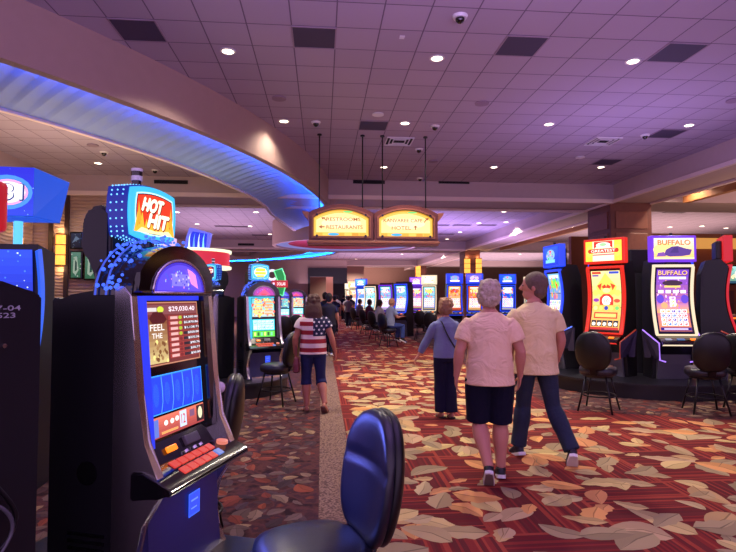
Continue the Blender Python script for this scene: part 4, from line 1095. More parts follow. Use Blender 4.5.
t = thing('beacon_sign', 'red glowing sign panel cut by the left picture edge', 'sign', (p.x, p.y, 0)); b = bmesh.new(); bx(-.1, .075, -.05, .05, UY(0, 232, 3.4).z, UY(0, 188, 3.4).z+.04, b, .03); obj('panel', b, led('red_panel', 205, 20, 36, .7), t, 'auto'); b = bmesh.new(); cyl(b, (-.05, 0, 0), (-.05, 0, 2.1), .03); obj('post', b, DARKM, t)

# round red carousel sign with the blue crown
p = UY(190, 300, 12.4); zt, zb = UY(200, 250.5, 12).z, UY(200, 267, 12).z
t = thing('carousel_sign', 'round red sign drum with white lit rims above the machines', 'sign', (p.x, p.y, 0))
b = bmesh.new(); cyl(b, (0, 0, zb), (0, 0, zt), .86, seg=48, cap=True); obj('drum', b, led('drum_red', 232, 44, 66, .85), t, 'auto')
for z in (zb, zt): b = bmesh.new(); cyl(b, (0, 0, z-.03), (0, 0, z+.03), .90, seg=48); obj('rim', b, led('rim_white', 250, 250, 205, 1.3), t, 'auto')
b = bmesh.new(); cyl(b, (0, 0, 0), (0, 0, zb), .12); obj('post', b, DARKM, t, 'auto')
pl_ = UY(183, 240, 12.2); pr_ = UY(210, 240, 12.2); W = pr_.x-pl_.x; Z0 = zt+.03; Z1 = UY(195, 228, 12.2).z
b = bmesh.new(); cx = (pl_.x+pr_.x)/2-p.x
prism_y(b, [(cx-W/2, Z0), (cx+W*.38, Z0), (cx+W/2, Z1-.1), (cx-W*.1, Z1), (cx-W*.3, Z1+.02), (cx-W*.42, Z0+.3)], -.12, .06); cr = obj('crown_box', b, led('crown_edge', 110, 110, 245, .9), t)
A = Art(W*.8, (Z1-Z0)*.84); A.poly([(.02, .02), (.93, .02), (.99, .86), (.3, .98), (.1, .55)], (20, 40, 190))
for k in range(4): A.poly([(.08+k*.22, .02), (.2+k*.22, .02), (.17+k*.22, .5), (.2+k*.22, .9), (.13+k*.22, .6)], [(200, 230, 250), (90, 150, 250), (190, 210, 250), (120, 200, 250)][k], k == 0)
A.build('crown_picture', lambda x, y, l: Vector((cx-W*.02+x, -.122-l, Z0+.02+y)), cr)

# green and white sign on a pole
p = UY(279, 300, 13.5); zz = lambda y: UY(279, y, 13.5).z; xx = lambda x_: UY(x_, 290, 13.5).x-p.x
t = thing('pole_sign', 'white letter C with green glowing blade and red strip on a pole', 'sign', (p.x, p.y, 0))
b = bmesh.new(); c = (xx(272), 0, zz(275)); tube(b, [(c[0]+.115*math.cos(R(a_)), 0, c[2]+.115*math.sin(R(a_))) for a_ in range(40, 321, 20)], .032); obj('letter', b, led('letter_white', 240, 240, 245, 1.1), t, True)
b = bmesh.new(); PG = [(xx(274), zz(271)), (xx(282), zz(268.5)), (xx(285), zz(276)), (xx(285.5), zz(286)), (xx(283), zz(296)), (xx(276), zz(292)), (xx(279), zz(284))]; prism_y(b, PG, -.04, .04); gb = obj('green_blade', b, led('green', 20, 150, 70, .9), t)
b = bmesh.new(); tube(b, [(x, -.05, z) for x, z in PG], .018, closed=True); obj('blade_tube', b, led('green_edge', 110, 240, 160, 1.2), gb, True)
b = bmesh.new(); bx(xx(272), xx(288), -.12, -.06, zz(287.5), zz(280.5), b, .01); rs = obj('red_strip', b, led('strip_red', 205, 36, 50, .9), t)
A = Art(xx(287)-xx(273), (zz(281)-zz(287))); A.lay = 1; A.rect(.02, .35, .14, .7, (255, 240, 240)); A.text('DOLLAR', .62, .5, .6, .5, (255, 235, 235)); A.build('strip_text', lambda x, y, l: Vector(((xx(280)+x), -.121-l, zz(287)+y)), rs)
b = bmesh.new(); cyl(b, (0, .06, 0), (0, .06, zz(282)), .05); obj('post', b, DARKM, t, 'auto')

# ---------- wall screens at the left back
for k, (x0, x1, y0, y1, lab) in enumerate(((70, 83, 251, 279, 'lower left wall screen showing a green sports picture'), (84, 99, 254, 280, 'lower right wall screen showing a green picture'), (70, 83, 232, 249, 'upper left wall screen with dark blue picture'), (84, 99, 232, 252, 'upper right wall screen with dark picture'))):
    a_, c_ = UY(x0, y1, 16.3), UY(x1, y0, 16.3); w, h = c_.x-a_.x, c_.z-a_.z
    t = thing('wall_screen', lab, 'television', ((a_.x+c_.x)/2, 16.3, a_.z), group='wall screens at left')
    b = bmesh.new(); bx(-w/2, w/2, -.04, .09, 0, h, b, .02); obj('frame', b, BLACKG, t)
    A = Art(w-.08, h-.08)
    if k < 2: A.grad(0, 0, 1, 1, (60, 120, 90), (110, 160, 140)); A.poly([(.2, .2), (.25, .8), (.6, .85), (.8, .3), (.5, .1)], (190, 210, 190)); A.poly([(.4, .25), (.42, .7), (.6, .6), (.62, .3)], (50, 80, 80)); A.scatter(12, [(220, 230, 220), (80, 140, 90)], .06, k)
    else: A.grad(0, 0, 1, 1, (20, 26, 50), (50, 60, 90)); A.poly([(.1, .3), (.5, .8), (.9, .6), (.6, .5)], (120, 140, 170)); A.scatter(8, [(200, 210, 220), (60, 90, 130)], .05, k)
    A.build('picture', lambda x, y, l: Vector((x, -.042-l, .04+y)), t, M_ARTDIM)

# ================================================================== CHAIRS
def make_chair():
    t = thing('casino_chair', '', 'chair')
    b = bmesh.new(); loft(b, [(0, 0, z) for z in (.50, .515, .56, .605, .625, .632)], [(.21, .20), (.235, .225), (.245, .235), (.235, .225), (.19, .18), (.09, .085)], 32, (1, 0, 0), 2.7)
    obj('seat', b, VINYL, t, True)
    b = bmesh.new(); cyl(b, (0, 0, .47), (0, 0, .505), .19, .2, 28); obj('seat_pan', b, SHELL, t, 'auto')
    # backrest: upright shield, widest in the middle
    def hw(u): return .232*(1-abs(2*u-.95)**2.4*.45)
    zb, zt = .58, 1.12; N = 24
    def back(off, th, k0=1.0):
        b = bmesh.new(); pts, rad = [], []
        for i in range(N+1):
            u = i/N; z = zb+(zt-zb)*u; e = max(.0, 1-abs(2*u-1)**7)
            crease = 1-.30*math.exp(-((u-.60)/.035)**2)
            y = -.235-.07*u+.035*math.sin(PI*u)*(-1)+off
            pts.append((0, y, z)); rad.append((hw(u)*k0*(.35+.65*e**.5), max(.006, th*(.25+.75*e**.5)*(crease if off > 0 else 1))))
        loft(b, pts, rad, 28, (1, 0, 0), 2.9)
        for v in b.verts: v.co.y += 1.1*v.co.x**2      # wraps around the sitter
        return b
    bk = obj('backrest', back(.012, .043), VINYL, t, True)
    obj('back_shell', back(-.022, .036, 1.02), SHELL, bk, True)
    b = bmesh.new(); loft(b, [(0, -.14, .50), (0, -.24, .52), (0, -.285, .62), (0, -.30, .75)], [(.05, .012)]*4, 10, (1, 0, 0), 4); obj('back_bracket', b, DARKM, t, 'auto')
    for sx in (-1, 1):
        for sy in (-1, 1):
            b = bmesh.new(); tube(b, [(sx*.13, sy*.13, .49), (sx*.165, sy*.165, .3), (sx*.225, sy*.225, .0)], .014); obj('leg', b, SHELL, t, True)
    b = bmesh.new(); tube(b, [(.185*math.cos(2*PI*k/24)*1.22, .185*math.sin(2*PI*k/24)*1.22, .22) for k in range(24)], .011, closed=True); obj('foot_ring', b, DARKM, t, True)
    return t
CH = make_chair()
# nearest chair: faces the HOT HIT machine
q = UY(304, 548, 2.28)
CH.scale = (1.03,)*3; CH.location = (q.x+.035, 2.27, .0); CH.rotation_euler = (0, 0, R(109)); CH['label'] = 'black vinyl chair at the bottom of the picture, blue sheen on its backrest'
p = UY(224, 400, 3.8); place(CH, (p.x-.22, 3.72, 0), R(100), 'black vinyl chair behind the deck of the HOT HIT machine')
a = ra
def chair_at(px, y, rz, label, z=0, group=None, s=None):
    p = UY(px, 300, y); return place(CH, (p.x, p.y, z), rz, label, group, s)
chair_at(597, 7.55, base_a+R(-10), 'black chair with its back to us before the red framed machine', s=1.04)
chair_at(703, 7.3, base_a+R(14), 'black chair with its back to us before the buffalo machine', s=1.04)
chair_at(744, 7.5, R(-60), 'black chair cut by the right picture edge')
chair_at(277, 8.45, R(68), 'black chair beside the woman in striped shirt')
chair_at(198, 7.9, R(-30), 'black chair hidden behind the HOT HIT machine')
cg = 'dark chairs along the far machine row'
for px, y, rz, lab in ((432, 18.5, -30, 'dark chair left of the denim shirt woman, nearer of the far row'), (421, 20.6, -20, 'dark chair in the far row, right of the seated man'), (388.5, 17.6, -60, 'dark chair the seated man sits on'),
                      (377, 20.5, -60, 'dark chair in the far row just left of the seated man'), (367, 23.5, -60, 'dark chair third from the seated man along the aisle'), (357.5, 27, -60, 'dark chair fourth from the seated man along the aisle'), (353, 31, -60, 'dark chair farthest along the right of the aisle')):
    chair_at(px, y, R(rz), lab, group=cg)
for px, y, lab in ((283, 15.6, 'dark chair before the low far machine under the green sign'), (295, 16.6, 'dark chair behind the shoulder of striped-shirt woman')):
    chair_at(px, y, R(10), lab, group='dark chairs of the low far machines')

# ================================================================== PEOPLE
def fabric(name, col, rough=.85, var=.1, scale=5, fold=.5):
    m = mat(name, col, rough, spec=.2, var=var, vscale=scale)
    if fold:
        nt = m.node_tree; tc = nt.nodes.new('ShaderNodeTexCoord'); mp = nt.nodes.new('ShaderNodeMapping'); mp.inputs['Scale'].default_value = (3.2, 3.2, 4.2)
        n_ = nt.nodes.new('ShaderNodeTexNoise'); n_.inputs['Scale'].default_value = 1.6; n_.inputs['Detail'].default_value = 3; n_.inputs['Distortion'].default_value = 1.2
        bp = nt.nodes.new('ShaderNodeBump'); bp.inputs['Strength'].default_value = fold*.55; bp.inputs['Distance'].default_value = .05
        nt.links.new(tc.outputs['Object'], mp.inputs['Vector']); nt.links.new(mp.outputs[0], n_.inputs['Vector']); nt.links.new(n_.outputs['Fac'], bp.inputs['Height']); nt.links.new(bp.outputs[0], nt.nodes['Principled BSDF'].inputs['Normal'])
    return m
SKIN = mat('skin', rgb(196, 132, 112), .55, var=.06); SKIN2 = mat('skin_tan', rgb(176, 112, 92), .55, var=.06)
def hair_mat(name, col):
    m = mat(name, col, .6, var=.35, vscale=30, bump=.6, bscale=90); return m
V = Vector
def mk(bmf, name, m, parent, vox, sm=2):
    b = bmesh.new(); bmf(b); o = obj(name, b, m, parent); return remesh(o, vox, sm)
def person(label, loc, rz, P, vox=.011, group=None):
    """local frame: the person faces +y, x is their right side... P holds the pose and the clothes"""
    t = thing('person', label, 'person', loc, rz, group)
    s = P.get('h', 1.75)/1.75; g = P.get('girth', 1.0)
    lean = P.get('lean', 0); hipz = P.get('hipz', .93)
    up = lambda z, y=0: V((0, y+lean*(z-hipz), z))
    TOR = [(hipz-.08, .135, .10), (hipz, .165, .12), (hipz+.09, .165, .125), (hipz+.2, .152, .118), (hipz+.32, .163, .122), (hipz+.43, .178, .115), (hipz+.485, .166, .098), (hipz+.525, .125, .08), (hipz+.56, .078, .064), (hipz+.59, .058, .056)]
    def scl(v): return V(v)*s
    def torso(b, k=0, zmin=0, zmax=9, flare=0):
        pts, rad = [], []
        for z, rx, ry in TOR:
            if zmin <= z <= zmax:
                f = 1+flare*max(0, (hipz+.35-z))
                pts.append(scl(up(z))); rad.append(((rx*g+k)*s*f, (ry*g*P.get('belly', 1)+k)*s*f))
        loft(b, pts, rad, 20)
    nz = hipz+.55
    hd = scl(up(nz+.165)+V((0, P.get('headfwd', .02), 0))); hy = P.get('headyaw', 0); hp = P.get('headpitch', 0)
    HR_ = Matrix.Rotation(hy, 3, 'Z') @ Matrix.Rotation(-hp, 3, 'X')
    HS = 1.13
    def hv(x, y, z): return hd+HR_ @ (V((x, y, z))*s*HS)
    sh = {k: scl(up(nz-.092)+V((k*(.168*g), 0, 0))) for k in (-1, 1)}
    arms = {k: [sh[k]]+[scl(V(q)) for q in P['arms'][k]] for k in (-1, 1)}      # elbow, wrist, fingertip direction point
    legs = {k: [scl(V((k*.088*g, 0, hipz-.03))+V((0, lean*-.03, 0)))]+[scl(V(q)) for q in P['legs'][k]] for k in (-1, 1)}  # knee, ankle, toe
    def mids(a, c, ra_, rb_, bulge, n_=5):
        return [(a.lerp(c, i/n_), ra_+(rb_-ra_)*i/n_+bulge*math.sin(PI*min(1, i/n_*1.5))) for i in range(n_+1)]
    def limb(b, chain, k=0, seg=14, t0=0, t1=1):
        n0, n1 = int(t0*len(chain)), max(2, int(round(t1*len(chain)))); ch = chain[n0:n1]
        loft(b, [c[0] for c in ch], [(c[1]+k)*s for c in ch], seg, (0, 1, 0))
    armc = {k: [(V((0, 0, 0))+a[0]+V((-k*.035, 0, -.012)), .036*g), (a[0]+V((0, 0, -.006)), .046*g)]+mids(a[0].lerp(a[1], .12), a[1], .052*g, .042*g, .004)+mids(a[1], a[2], .043*g, .027, .006)[1:] for k, a in arms.items()}
    legc = {k: mids(a[0], a[1], .088*g, .058, .004)+mids(a[1], a[2], .056*g, .04*g, .018)[1:] for k, a in legs.items()}
    def head(b):
        loft(b, [scl(up(nz-.06)), scl(up(nz+.02)), hv(0, -.01, -.09)], [.066*s, .058*s, .056*s], 14)
        ellipsoid(b, hv(0, -.005, .02), (.087*s, .110*s, .118*s), 18, HR_); ellipsoid(b, hv(0, .025, -.055), (.064*s, .075*s, .07*s), 16, HR_)
        loft(b, [hv(0, .092, .025), hv(0, .112, -.012), hv(0, .094, -.022)], [.009*s, .016*s, .008*s], 8)
        ellipsoid(b, hv(0, .086, -.055), (.022*s, .012*s, .010*s), 10, HR_)
        for q in (-1, 1): ellipsoid(b, hv(q*.079, -.01, -.005), (.011*s, .02*s, .032*s), 10, HR_)
    def hand(b, k):
        w = arms[k][2]; e = arms[k][1]; d = (arms[k][3]-w).normalized() if len(arms[k]) > 3 else (w-e).normalized()
        side = V((0, 1, 0)); side = (side-d*side.dot(d)).normalized(); inn = d.cross(side)*(1 if k < 0 else -1); 
        if inn.x*k > 0: inn = -inn
        loft(b, [w-d*.01*s, w+d*.03*s, w+d*.085*s], [(.03*s, .018*s), (.040*s, .017*s), (.041*s, .014*s)], 12, side)
        for i, (o_, L) in enumerate(((.030, .068), (.010, .078), (-.010, .072), (-.030, .056))):
            r_ = .0095*s; p0 = w+d*.078*s+side*o_*s; p1 = p0+(d*.6*L+inn*.12*L)*s; p2 = p1+(d*.4*L+inn*.30*L)*s; p3 = p2+(d*.12*L+inn*.35*L)*s
            loft(b, [p0, p1, p2, p3], [r_, r_*.95, r_*.85, r_*.7], 8)
        p0 = w+d*.025*s+side*.03*s; p1 = p0+(side*.035+d*.03+inn*.01)*s; p2 = p1+(side*.008+d*.035+inn*.012)*s
        loft(b, [p0, p1, p2], [.014*s, .011*s, .008*s], 8)
    def foot(b, k, r0=.036, sole=False):
        a, toe = legs[k][2], legs[k][3]; d = (toe-a); fl = d.length; d.normalize(); u = V((0, 0, 1)) if abs(d.z) < .8 else V((0, 1, 0)); side = d.cross(u).normalized(); u = side.cross(d).normalized()
        heel = a-d*.055*s-u*.05*s
        loft(b, [heel, heel+d*.04*s, a+d*.05*s-u*.035*s, a+d*.13*s-u*.05*s, a+d*.19*s-u*.058*s, a+d*.205*s-u*.06*s], [(.02*s, .022*s), (.034*s, .034*s), (.038*s, .036*s), (.046*s, .024*s), (.036*s, .018*s), (.012*s, .01*s)], 14, side)
        return a, d, u, side, heel
    def body(b):
        torso(b); head(b)
        for k in (-1, 1):
            limb(b, armc[k]); hand(b, k); limb(b, legc[k]); foot(b, k)
    mk(body, 'body', P.get('skin', SKIN), t, vox, 1)
    o_eye = bmesh.new()
    for q in (-1, 1): ellipsoid(o_eye, hv(q*.032, .083, .018), (.012*s, .008*s, .007*s), 10, HR_)
    obj('eye', o_eye, mat('eye_dark', rgb(50, 36, 34), .3), t, True)
    # ---- clothes
    if 'top' in P:
        slv = P.get('sleeve', .42); hem = P.get('hem', hipz-.06)
        def top(b):
            pts = [scl(up(hem))]; z0 = TOR[1]
            r0 = (.175*g+.03)*s, (.128*g*P.get('belly', 1)+.03)*s
            rad = [r0]
            for z, rx, ry in TOR[1:-1]:
                if z > hem+.02: pts.append(scl(up(z))); kk = .028 if z < hipz+.3 else (.02 if z < hipz+.5 else .014); rad.append(((rx*g+kk)*s, (ry*g*P.get('belly', 1)+kk)*s))
            loft(b, pts, rad, 22)
            loft(b, [scl(up(nz-.03)), scl(up(nz+.015, -.004)), scl(up(nz+.035, -.006))], [.085*s, .070*s, .067*s], 16)
            for k in (-1, 1):
                ch = armc[k]; n1 = max(3, int(round(len(ch)*slv))); sub = ch[:n1]
                loft(b, [c[0] for c in sub], [(c[1]+.016+(.018*(i/n1) if slv < .6 else .004))*s for i, c in enumerate(sub)], 14, (0, 1, 0))
        mk(top, P.get('topname', 'shirt'), P['top'], t, vox, 2)
    if 'bottom' in P:
        cut = P.get('cut', 1.0); loose = P.get('loose', .02)
        def bot(b):
            wz = hipz+.06
            loft(b, [scl(up(wz)), scl(up(hipz)), scl(up(hipz-.09))], [((.165*g+.012)*s, (.125*g+.008)*s), ((.168*g+.014)*s, (.125*g+.012)*s), ((.15*g+.012)*s, (.105*g+.014)*s)], 20)
            for k in (-1, 1):
                ch = legc[k]; n1 = max(3, int(round(len(ch)*cut))); sub = ch[:n1]
                L_ = [c[0] for c in sub]; rr = [(max(c[1], (.062 if cut > .9 else .066 if cut > .6 else 0))+loose*(.6+.6*i/n1))*s for i, c in enumerate(sub)]
                loft(b, L_, rr, 16, (0, 1, 0))
        mk(bot, P.get('botname', 'trousers'), P['bottom'], t, vox, 2)
    if 'shoe' in P:
        for k in (-1, 1):
            st = {}
            def shoe(b):
                a, d, u, side, heel = foot(b, k); b.clear()
                loft(b, [heel-d*.006*s, heel+d*.035*s, a+d*.05*s-u*.03*s, a+d*.13*s-u*.045*s, a+d*.2*s-u*.055*s, a+d*.225*s-u*.06*s], [(.024*s, .028*s), (.040*s, .046*s), (.044*s, .044*s), (.052*s, .034*s), (.044*s, .026*s), (.018*s, .014*s)], 16, side)
                loft(b, [a-u*.04*s-d*.01*s, a-u*.012*s-d*.012*s], [(.042*s, .048*s), (.046*s, .05*s)], 14, side)
            if not P.get('sandal'):
                so = mk(shoe, 'shoe', P['shoe'], t, max(.008, vox*.8), 1)
            else: so = None
            b = bmesh.new(); a, d, u, side, heel = foot(b, k); b.clear()
            hh = .034 if not P.get('sandal') else .02; base = heel-u*(.046*s)
            outl = [(-.02, .0), (-.01, .034), (.05, .04), (.12, .048), (.19, .046), (.235, .03), (.248, 0)]
            ring = [(x, y) for x, y in outl]+[(x, -y) for x, y in outl[-2:0:-1]]
            lo = [b.verts.new(base+d*x*s+side*y*s-u*.004*s) for x, y in ring]; hi = [b.verts.new(base+d*x*s+side*y*s+u*(hh-.008)*s) for x, y in ring]
            b.faces.new(lo); b.faces.new(hi[::-1])
            for i in range(len(ring)): j = (i+1) % len(ring); b.faces.new((lo[i], hi[i], hi[j], lo[j]))
            obj('shoe_sole' if so else 'sandal', b, P.get('sole', WHITEP), so or t)
            if so and P.get('tread'):
                b = bmesh.new(); lo = [b.verts.new(base+d*(.115+(x-.115)*.88)*s+side*y*.84*s-u*.007*s) for x, y in ring]; hi = [b.verts.new(v.co+u*.006*s) for v in lo]; b.faces.new(lo); b.faces.new(hi[::-1])
                for i in range(len(ring)): j = (i+1) % len(ring); b.faces.new((lo[i], hi[i], hi[j], lo[j]))
                obj('shoe_tread', b, P['tread'], so)
            if not so:
                b = bmesh.new(); c0 = a+d*.11*s-u*.045*s; loft(b, [c0-d*.012*s, c0+d*.012*s], [(.053*s, .032*s)]*2, 14, side); obj('sandal_strap', b, P['shoe'], t, True)
    if 'hair' in P:
        hl = P.get('hairlen', 0)
        def hair(b):
            if P.get('bald'):
                loft(b, [hv(0, -.04, -.07), hv(0, -.052, -.03), hv(0, -.045, .03), hv(0, -.03, .085)], [(.068*s, .062*s), (.088*s, .07*s), (.095*s, .075*s), (.068*s, .062*s)], 18, HR_ @ V((1, 0, 0)))
            else:
                ellipsoid(b, hv(0, -.022, .035), (.102*s, .117*s, .118*s), 20, HR_); ellipsoid(b, hv(0, -.05, -.025), (.089*s, .075*s, .085*s), 16, HR_)
                if hl: loft(b, [hv(0, -.03, .06), hv(0, -.055, -.04), hv(0, -.07, -.12), hv(0, -.075, -.12-hl*.6), hv(0, -.07, -.12-hl)], [(.095*s, .08*s), (.122*s, .09*s), (.135*s, .08*s), (.13*s, .06*s), (.07*s, .03*s)], 18, HR_ @ V((1, 0, 0)))
                if P.get('curly'):
                    rd = random.Random(4)
                    for i in range(46):
                        a_ = rd.uniform(0, 2*PI); z_ = rd.uniform(-.07, .12); r_ = math.sqrt(max(0, 1-((z_-.02)/.12)**2)); y_ = -.02+math.sin(a_)*.095*r_
                        if y_ < .05: ellipsoid(b, hv(math.cos(a_)*.084*r_, y_, z_), ((.026 if hl == 0 and P.get('h') > 1.7 else .030)*s,)*3, 8)
        ho = mk(hair, 'hair', P['hair'], t, vox*.8, 1)
    P['_j'] = dict(s=s, arms=arms, legs=legs, sh=sh, hd=hd, nz=nz, hv=hv, up=up, scl=scl, g=g, hipz=hipz)
    return t

# --- grey haired man in pale pink shirt and shorts (centre)
pk = fabric('shirt_pink', rgb(244, 208, 170), .7, .05, 4, 1.5); 
man1 = dict(h=1.77, girth=1.13, belly=1.12, hem=.84, sleeve=.47, top=pk, bottom=fabric('shorts_navy', rgb(16, 17, 40), .85, .1, 5, .5), botname='shorts', cut=.5, loose=.045, lean=.02,
            arms={-1: [(-.275, -.03, 1.14), (-.30, .02, .90), (-.30, .04, .80)], 1: [(.275, -.02, 1.14), (.285, .06, .90), (.275, .09, .80)]},
            legs={-1: [(-.10, .06, .50), (-.05, -.20, .15), (-.035, -.09, .02)], 1: [(.10, .05, .49), (.095, .02, .095), (.11, .16, .055)]},
            shoe=mat('shoe_black', rgb(26, 26, 34), .6), sole=WHITEP, tread=mat('tread_grey', rgb(120, 104, 98), .8), curly=True, hair=hair_mat('hair_grey', rgb(196, 176, 156)), headyaw=.08)
p = UY(490, 400, 4.85); m1 = person('grey haired man in pale pink shirt and dark shorts walking away, centre', (p.x, p.y, 0), R(-8), man1, .0085)
# shorts and collar details
J = man1['_j']
# --- cream shirt man
cr_ = fabric('shirt_cream', rgb(238, 216, 162), .7, .05, 4, 1.4)
man2 = dict(h=1.86, girth=1.08, belly=1.1, hem=.82, sleeve=.5, top=cr_, bottom=fabric('jeans_grey_blue', rgb(46, 54, 74), .85, .2, 7, .6), botname='jeans', cut=1.0, loose=.012, lean=.03,
            arms={-1: [(-.24, .05, 1.14), (-.20, .14, .93), (-.19, .17, .83)], 1: [(.255, .02, 1.14), (.245, .13, .92), (.235, .17, .83)]},
            legs={-1: [(-.09, .12, .50), (-.13, .16, .10), (-.15, .30, .05)], 1: [(.16, .0, .50), (.265, -.20, .15), (.29, -.09, .04)]},
            shoe=mat('shoe_dark_blue', rgb(30, 32, 48), .6), sole=WHITEP, hair=hair_mat('hair_brown_grey', rgb(104, 82, 70)), headyaw=R(68), headfwd=.02)
p = UY(536, 400, 5.32); m2 = person('taller man in cream shirt and jeans, head turned left, walking away', (p.x, p.y, 0), R(-6), man2, .009)
# --- woman in denim shirt
dn = fabric('shirt_denim', rgb(112, 118, 160), .8, .08, 5, .6)
w1 = dict(h=1.60, girth=.98, hem=.9, sleeve=.92, top=dn, bottom=fabric('trousers_navy', rgb(22, 22, 50), .85, .1, 5, .4), cut=1.0, loose=.028,
          arms={-1: [(-.26, .10, 1.16), (-.36, .20, .92), (-.40, .24, .86)], 1: [(.24, .05, 1.15), (.25, .17, .96), (.24, .25, .9)]},
          legs={-1: [(-.075, .06, .50), (-.06, .05, .09), (-.07, .18, .04)], 1: [(.07, .02, .50), (.075, -.03, .09), (.085, .10, .04)]},
          shoe=mat('sandal_black', rgb(24, 20, 26), .6), sole=mat('sandal_black', rgb(24, 20, 26)), sandal=True, hair=hair_mat('hair_blond', rgb(150, 106, 78)), curly=True, headyaw=.1)
p = UY(446, 400, 7.25); wa = person('woman in blue denim shirt and dark trousers with thin shoulder strap', (p.x, p.y, 0), R(6), w1, .010)
J = w1['_j']; b = bmesh.new()
q = [J['sh'][-1]+V((.06, .0, .075)), J['sh'][-1]+V((.07, -.10, .03)), J['scl'](V((-.04, -.168, 1.27))), J['scl'](V((.06, -.168, 1.10))), J['scl'](V((.17, -.09, .98)))]
loft(b, catmull(q, 5), [(.010, .004)]*(4*5+1), 6); tag(obj('shoulder_strap', b, mat('strap_black', rgb(18, 16, 22), .5), wa), 'thin black bag strap across her back', 'x'); 
for o in [o for o in bpy.data.objects if o.name == 'shoulder_strap']: del o['category']
# --- woman in stars and stripes shirt
fm = bpy.data.materials.new('shirt_flag'); fm.use_nodes = True; g_ = G(fm); bb = fm.node_tree.nodes['Principled BSDF']; X, Y, Z, VV = g_.pos(True)
st_ = g_.m('LESS_THAN', g_.m('FRACT', g_.m('DIVIDE', g_.m('ADD', Z, .015), .125)), .5)
c = g_.mix(st_, rgb(226, 206, 206), rgb(150, 24, 44))
fx = g_.m('FRACT', g_.m('DIVIDE', g_.m('ADD', X, 1.0), .072)); row = g_.m('FLOOR', g_.m('DIVIDE', Z, .055)); fx = g_.m('FRACT', g_.m('ADD', g_.m('DIVIDE', g_.m('ADD', X, 1.0), .072), g_.m('MULTIPLY', g_.m('MODULO', row, 2), .5))); fz = g_.m('FRACT', g_.m('DIVIDE', Z, .055))
dx = g_.m('MULTIPLY', g_.m('SUBTRACT', fx, .5), .072); dz = g_.m('MULTIPLY', g_.m('SUBTRACT', fz, .5), .055)
dd = g_.m('SQRT', g_.m('ADD', g_.m('MULTIPLY', dx, dx), g_.m('MULTIPLY', dz, dz)))
ang = g_.m('ARCTAN2', dz, dx); rr = g_.m('ADD', .012, g_.m('MULTIPLY', g_.m('COSINE', g_.m('MULTIPLY', ang, 5)), .005))
star = g_.m('LESS_THAN', dd, rr); blue = g_.mix(star, rgb(24, 26, 66), rgb(232, 226, 232))
inb = g_.m('MULTIPLY', g_.m('GREATER_THAN', X, -.005), g_.m('GREATER_THAN', Z, 1.09))
c = g_.mix(inb, c, blue)
wl = g_.m('MULTIPLY', g_.m('LESS_THAN', X, -.195), g_.m('LESS_THAN', st_, 2)); c = g_.mix(wl, c, rgb(222, 206, 208))
g_.l(c, bb.inputs['Base Color']); bb.inputs['Roughness'].default_value = .85
w2 = dict(h=1.65, girth=1.08, belly=1.1, hem=.88, sleeve=.42, top=fm, topname='shirt', bottom=fabric('capri_denim', rgb(36, 42, 84), .85, .15, 6, .4), botname='capri_jeans', cut=.66, loose=.013, skin=SKIN2,
          arms={-1: [(-.27, -.02, 1.12), (-.28, .07, .88), (-.27, .1, .78)], 1: [(.28, -.03, 1.13), (.34, .03, .90), (.35, .06, .80)]},
          legs={-1: [(-.105, .06, .48), (-.095, .03, .085), (-.10, .16, .035)], 1: [(.12, .04, .48), (.175, -.16, .14), (.21, -.06, .035)]},
          shoe=mat('sandal_brown', rgb(110, 62, 50), .6), sole=mat('sandal_brown', rgb(110, 62, 50)), sandal=True, hair=hair_mat('hair_brown', rgb(76, 44, 38)), hairlen=.19, curly=True)
p = UY(313, 400, 7.85); wb = person('woman in stars and stripes shirt and cropped jeans walking away', (p.x, p.y, 0), R(2), w2, .010)
J = w2['_j']; b = bmesh.new(); loft(b, [J['scl'](V((-.255, -.06, z))) for z in (.60, .62, .74, .82, .84)], [(.03, .06), (.05, .10), (.048, .095), (.035, .075), (.02, .06)], 16, (1, 0, 0), 3)
p0 = wb.matrix_world if False else None
hb = obj('handbag', b, mat('bag_maroon', rgb(110, 34, 54), .5)); hb.location = wb.location; hb.rotation_euler = wb.rotation_euler
tag(hb, 'maroon handbag hanging at the side of striped-shirt woman', 'handbag')
b = bmesh.new(); tube(b, catmull([J['scl'](V(q)) for q in ((-.255, -.11, .84), (-.262, -.04, .98), (-.262, -.0, 1.0), (-.255, -.01, .84))], 5), .007); obj('strap', b, mat('bag_maroon', rgb(110, 34, 54)), hb, True)

# --- seated man and the distant people
def sit(h, top, bottom, hair, skin=SKIN, **k):
    d = dict(h=h, hipz=.72, hem=.68, sleeve=.45, top=top, bottom=bottom, cut=1.0, loose=.012, skin=skin, lean=.12,
             arms={-1: [(-.25, .12, .95), (-.2, .36, .98), (-.2, .45, .98)], 1: [(.25, .12, .95), (.2, .36, .98), (.2, .45, .98)]},
             legs={-1: [(-.13, .45, .68), (-.13, .42, .28), (-.13, .55, .22)], 1: [(.13, .45, .68), (.13, .42, .28), (.13, .55, .22)]}, shoe=mat('shoe_black', rgb(26, 26, 34)), hair=hair); d.update(k); return d
p = UY(389.5, 300, 17.6)
person('bald man in grey blue shirt seated at a far machine, seen from the side', (p.x, p.y+.0, 0), R(-60), sit(1.8, fabric('shirt_slate', rgb(130, 138, 170), .8, .1, 5, .3), fabric('jeans_blue', rgb(60, 76, 140), .8, .1, 5, .3), hair_mat('hair_fair', rgb(180, 130, 100)), bald=True), .016)
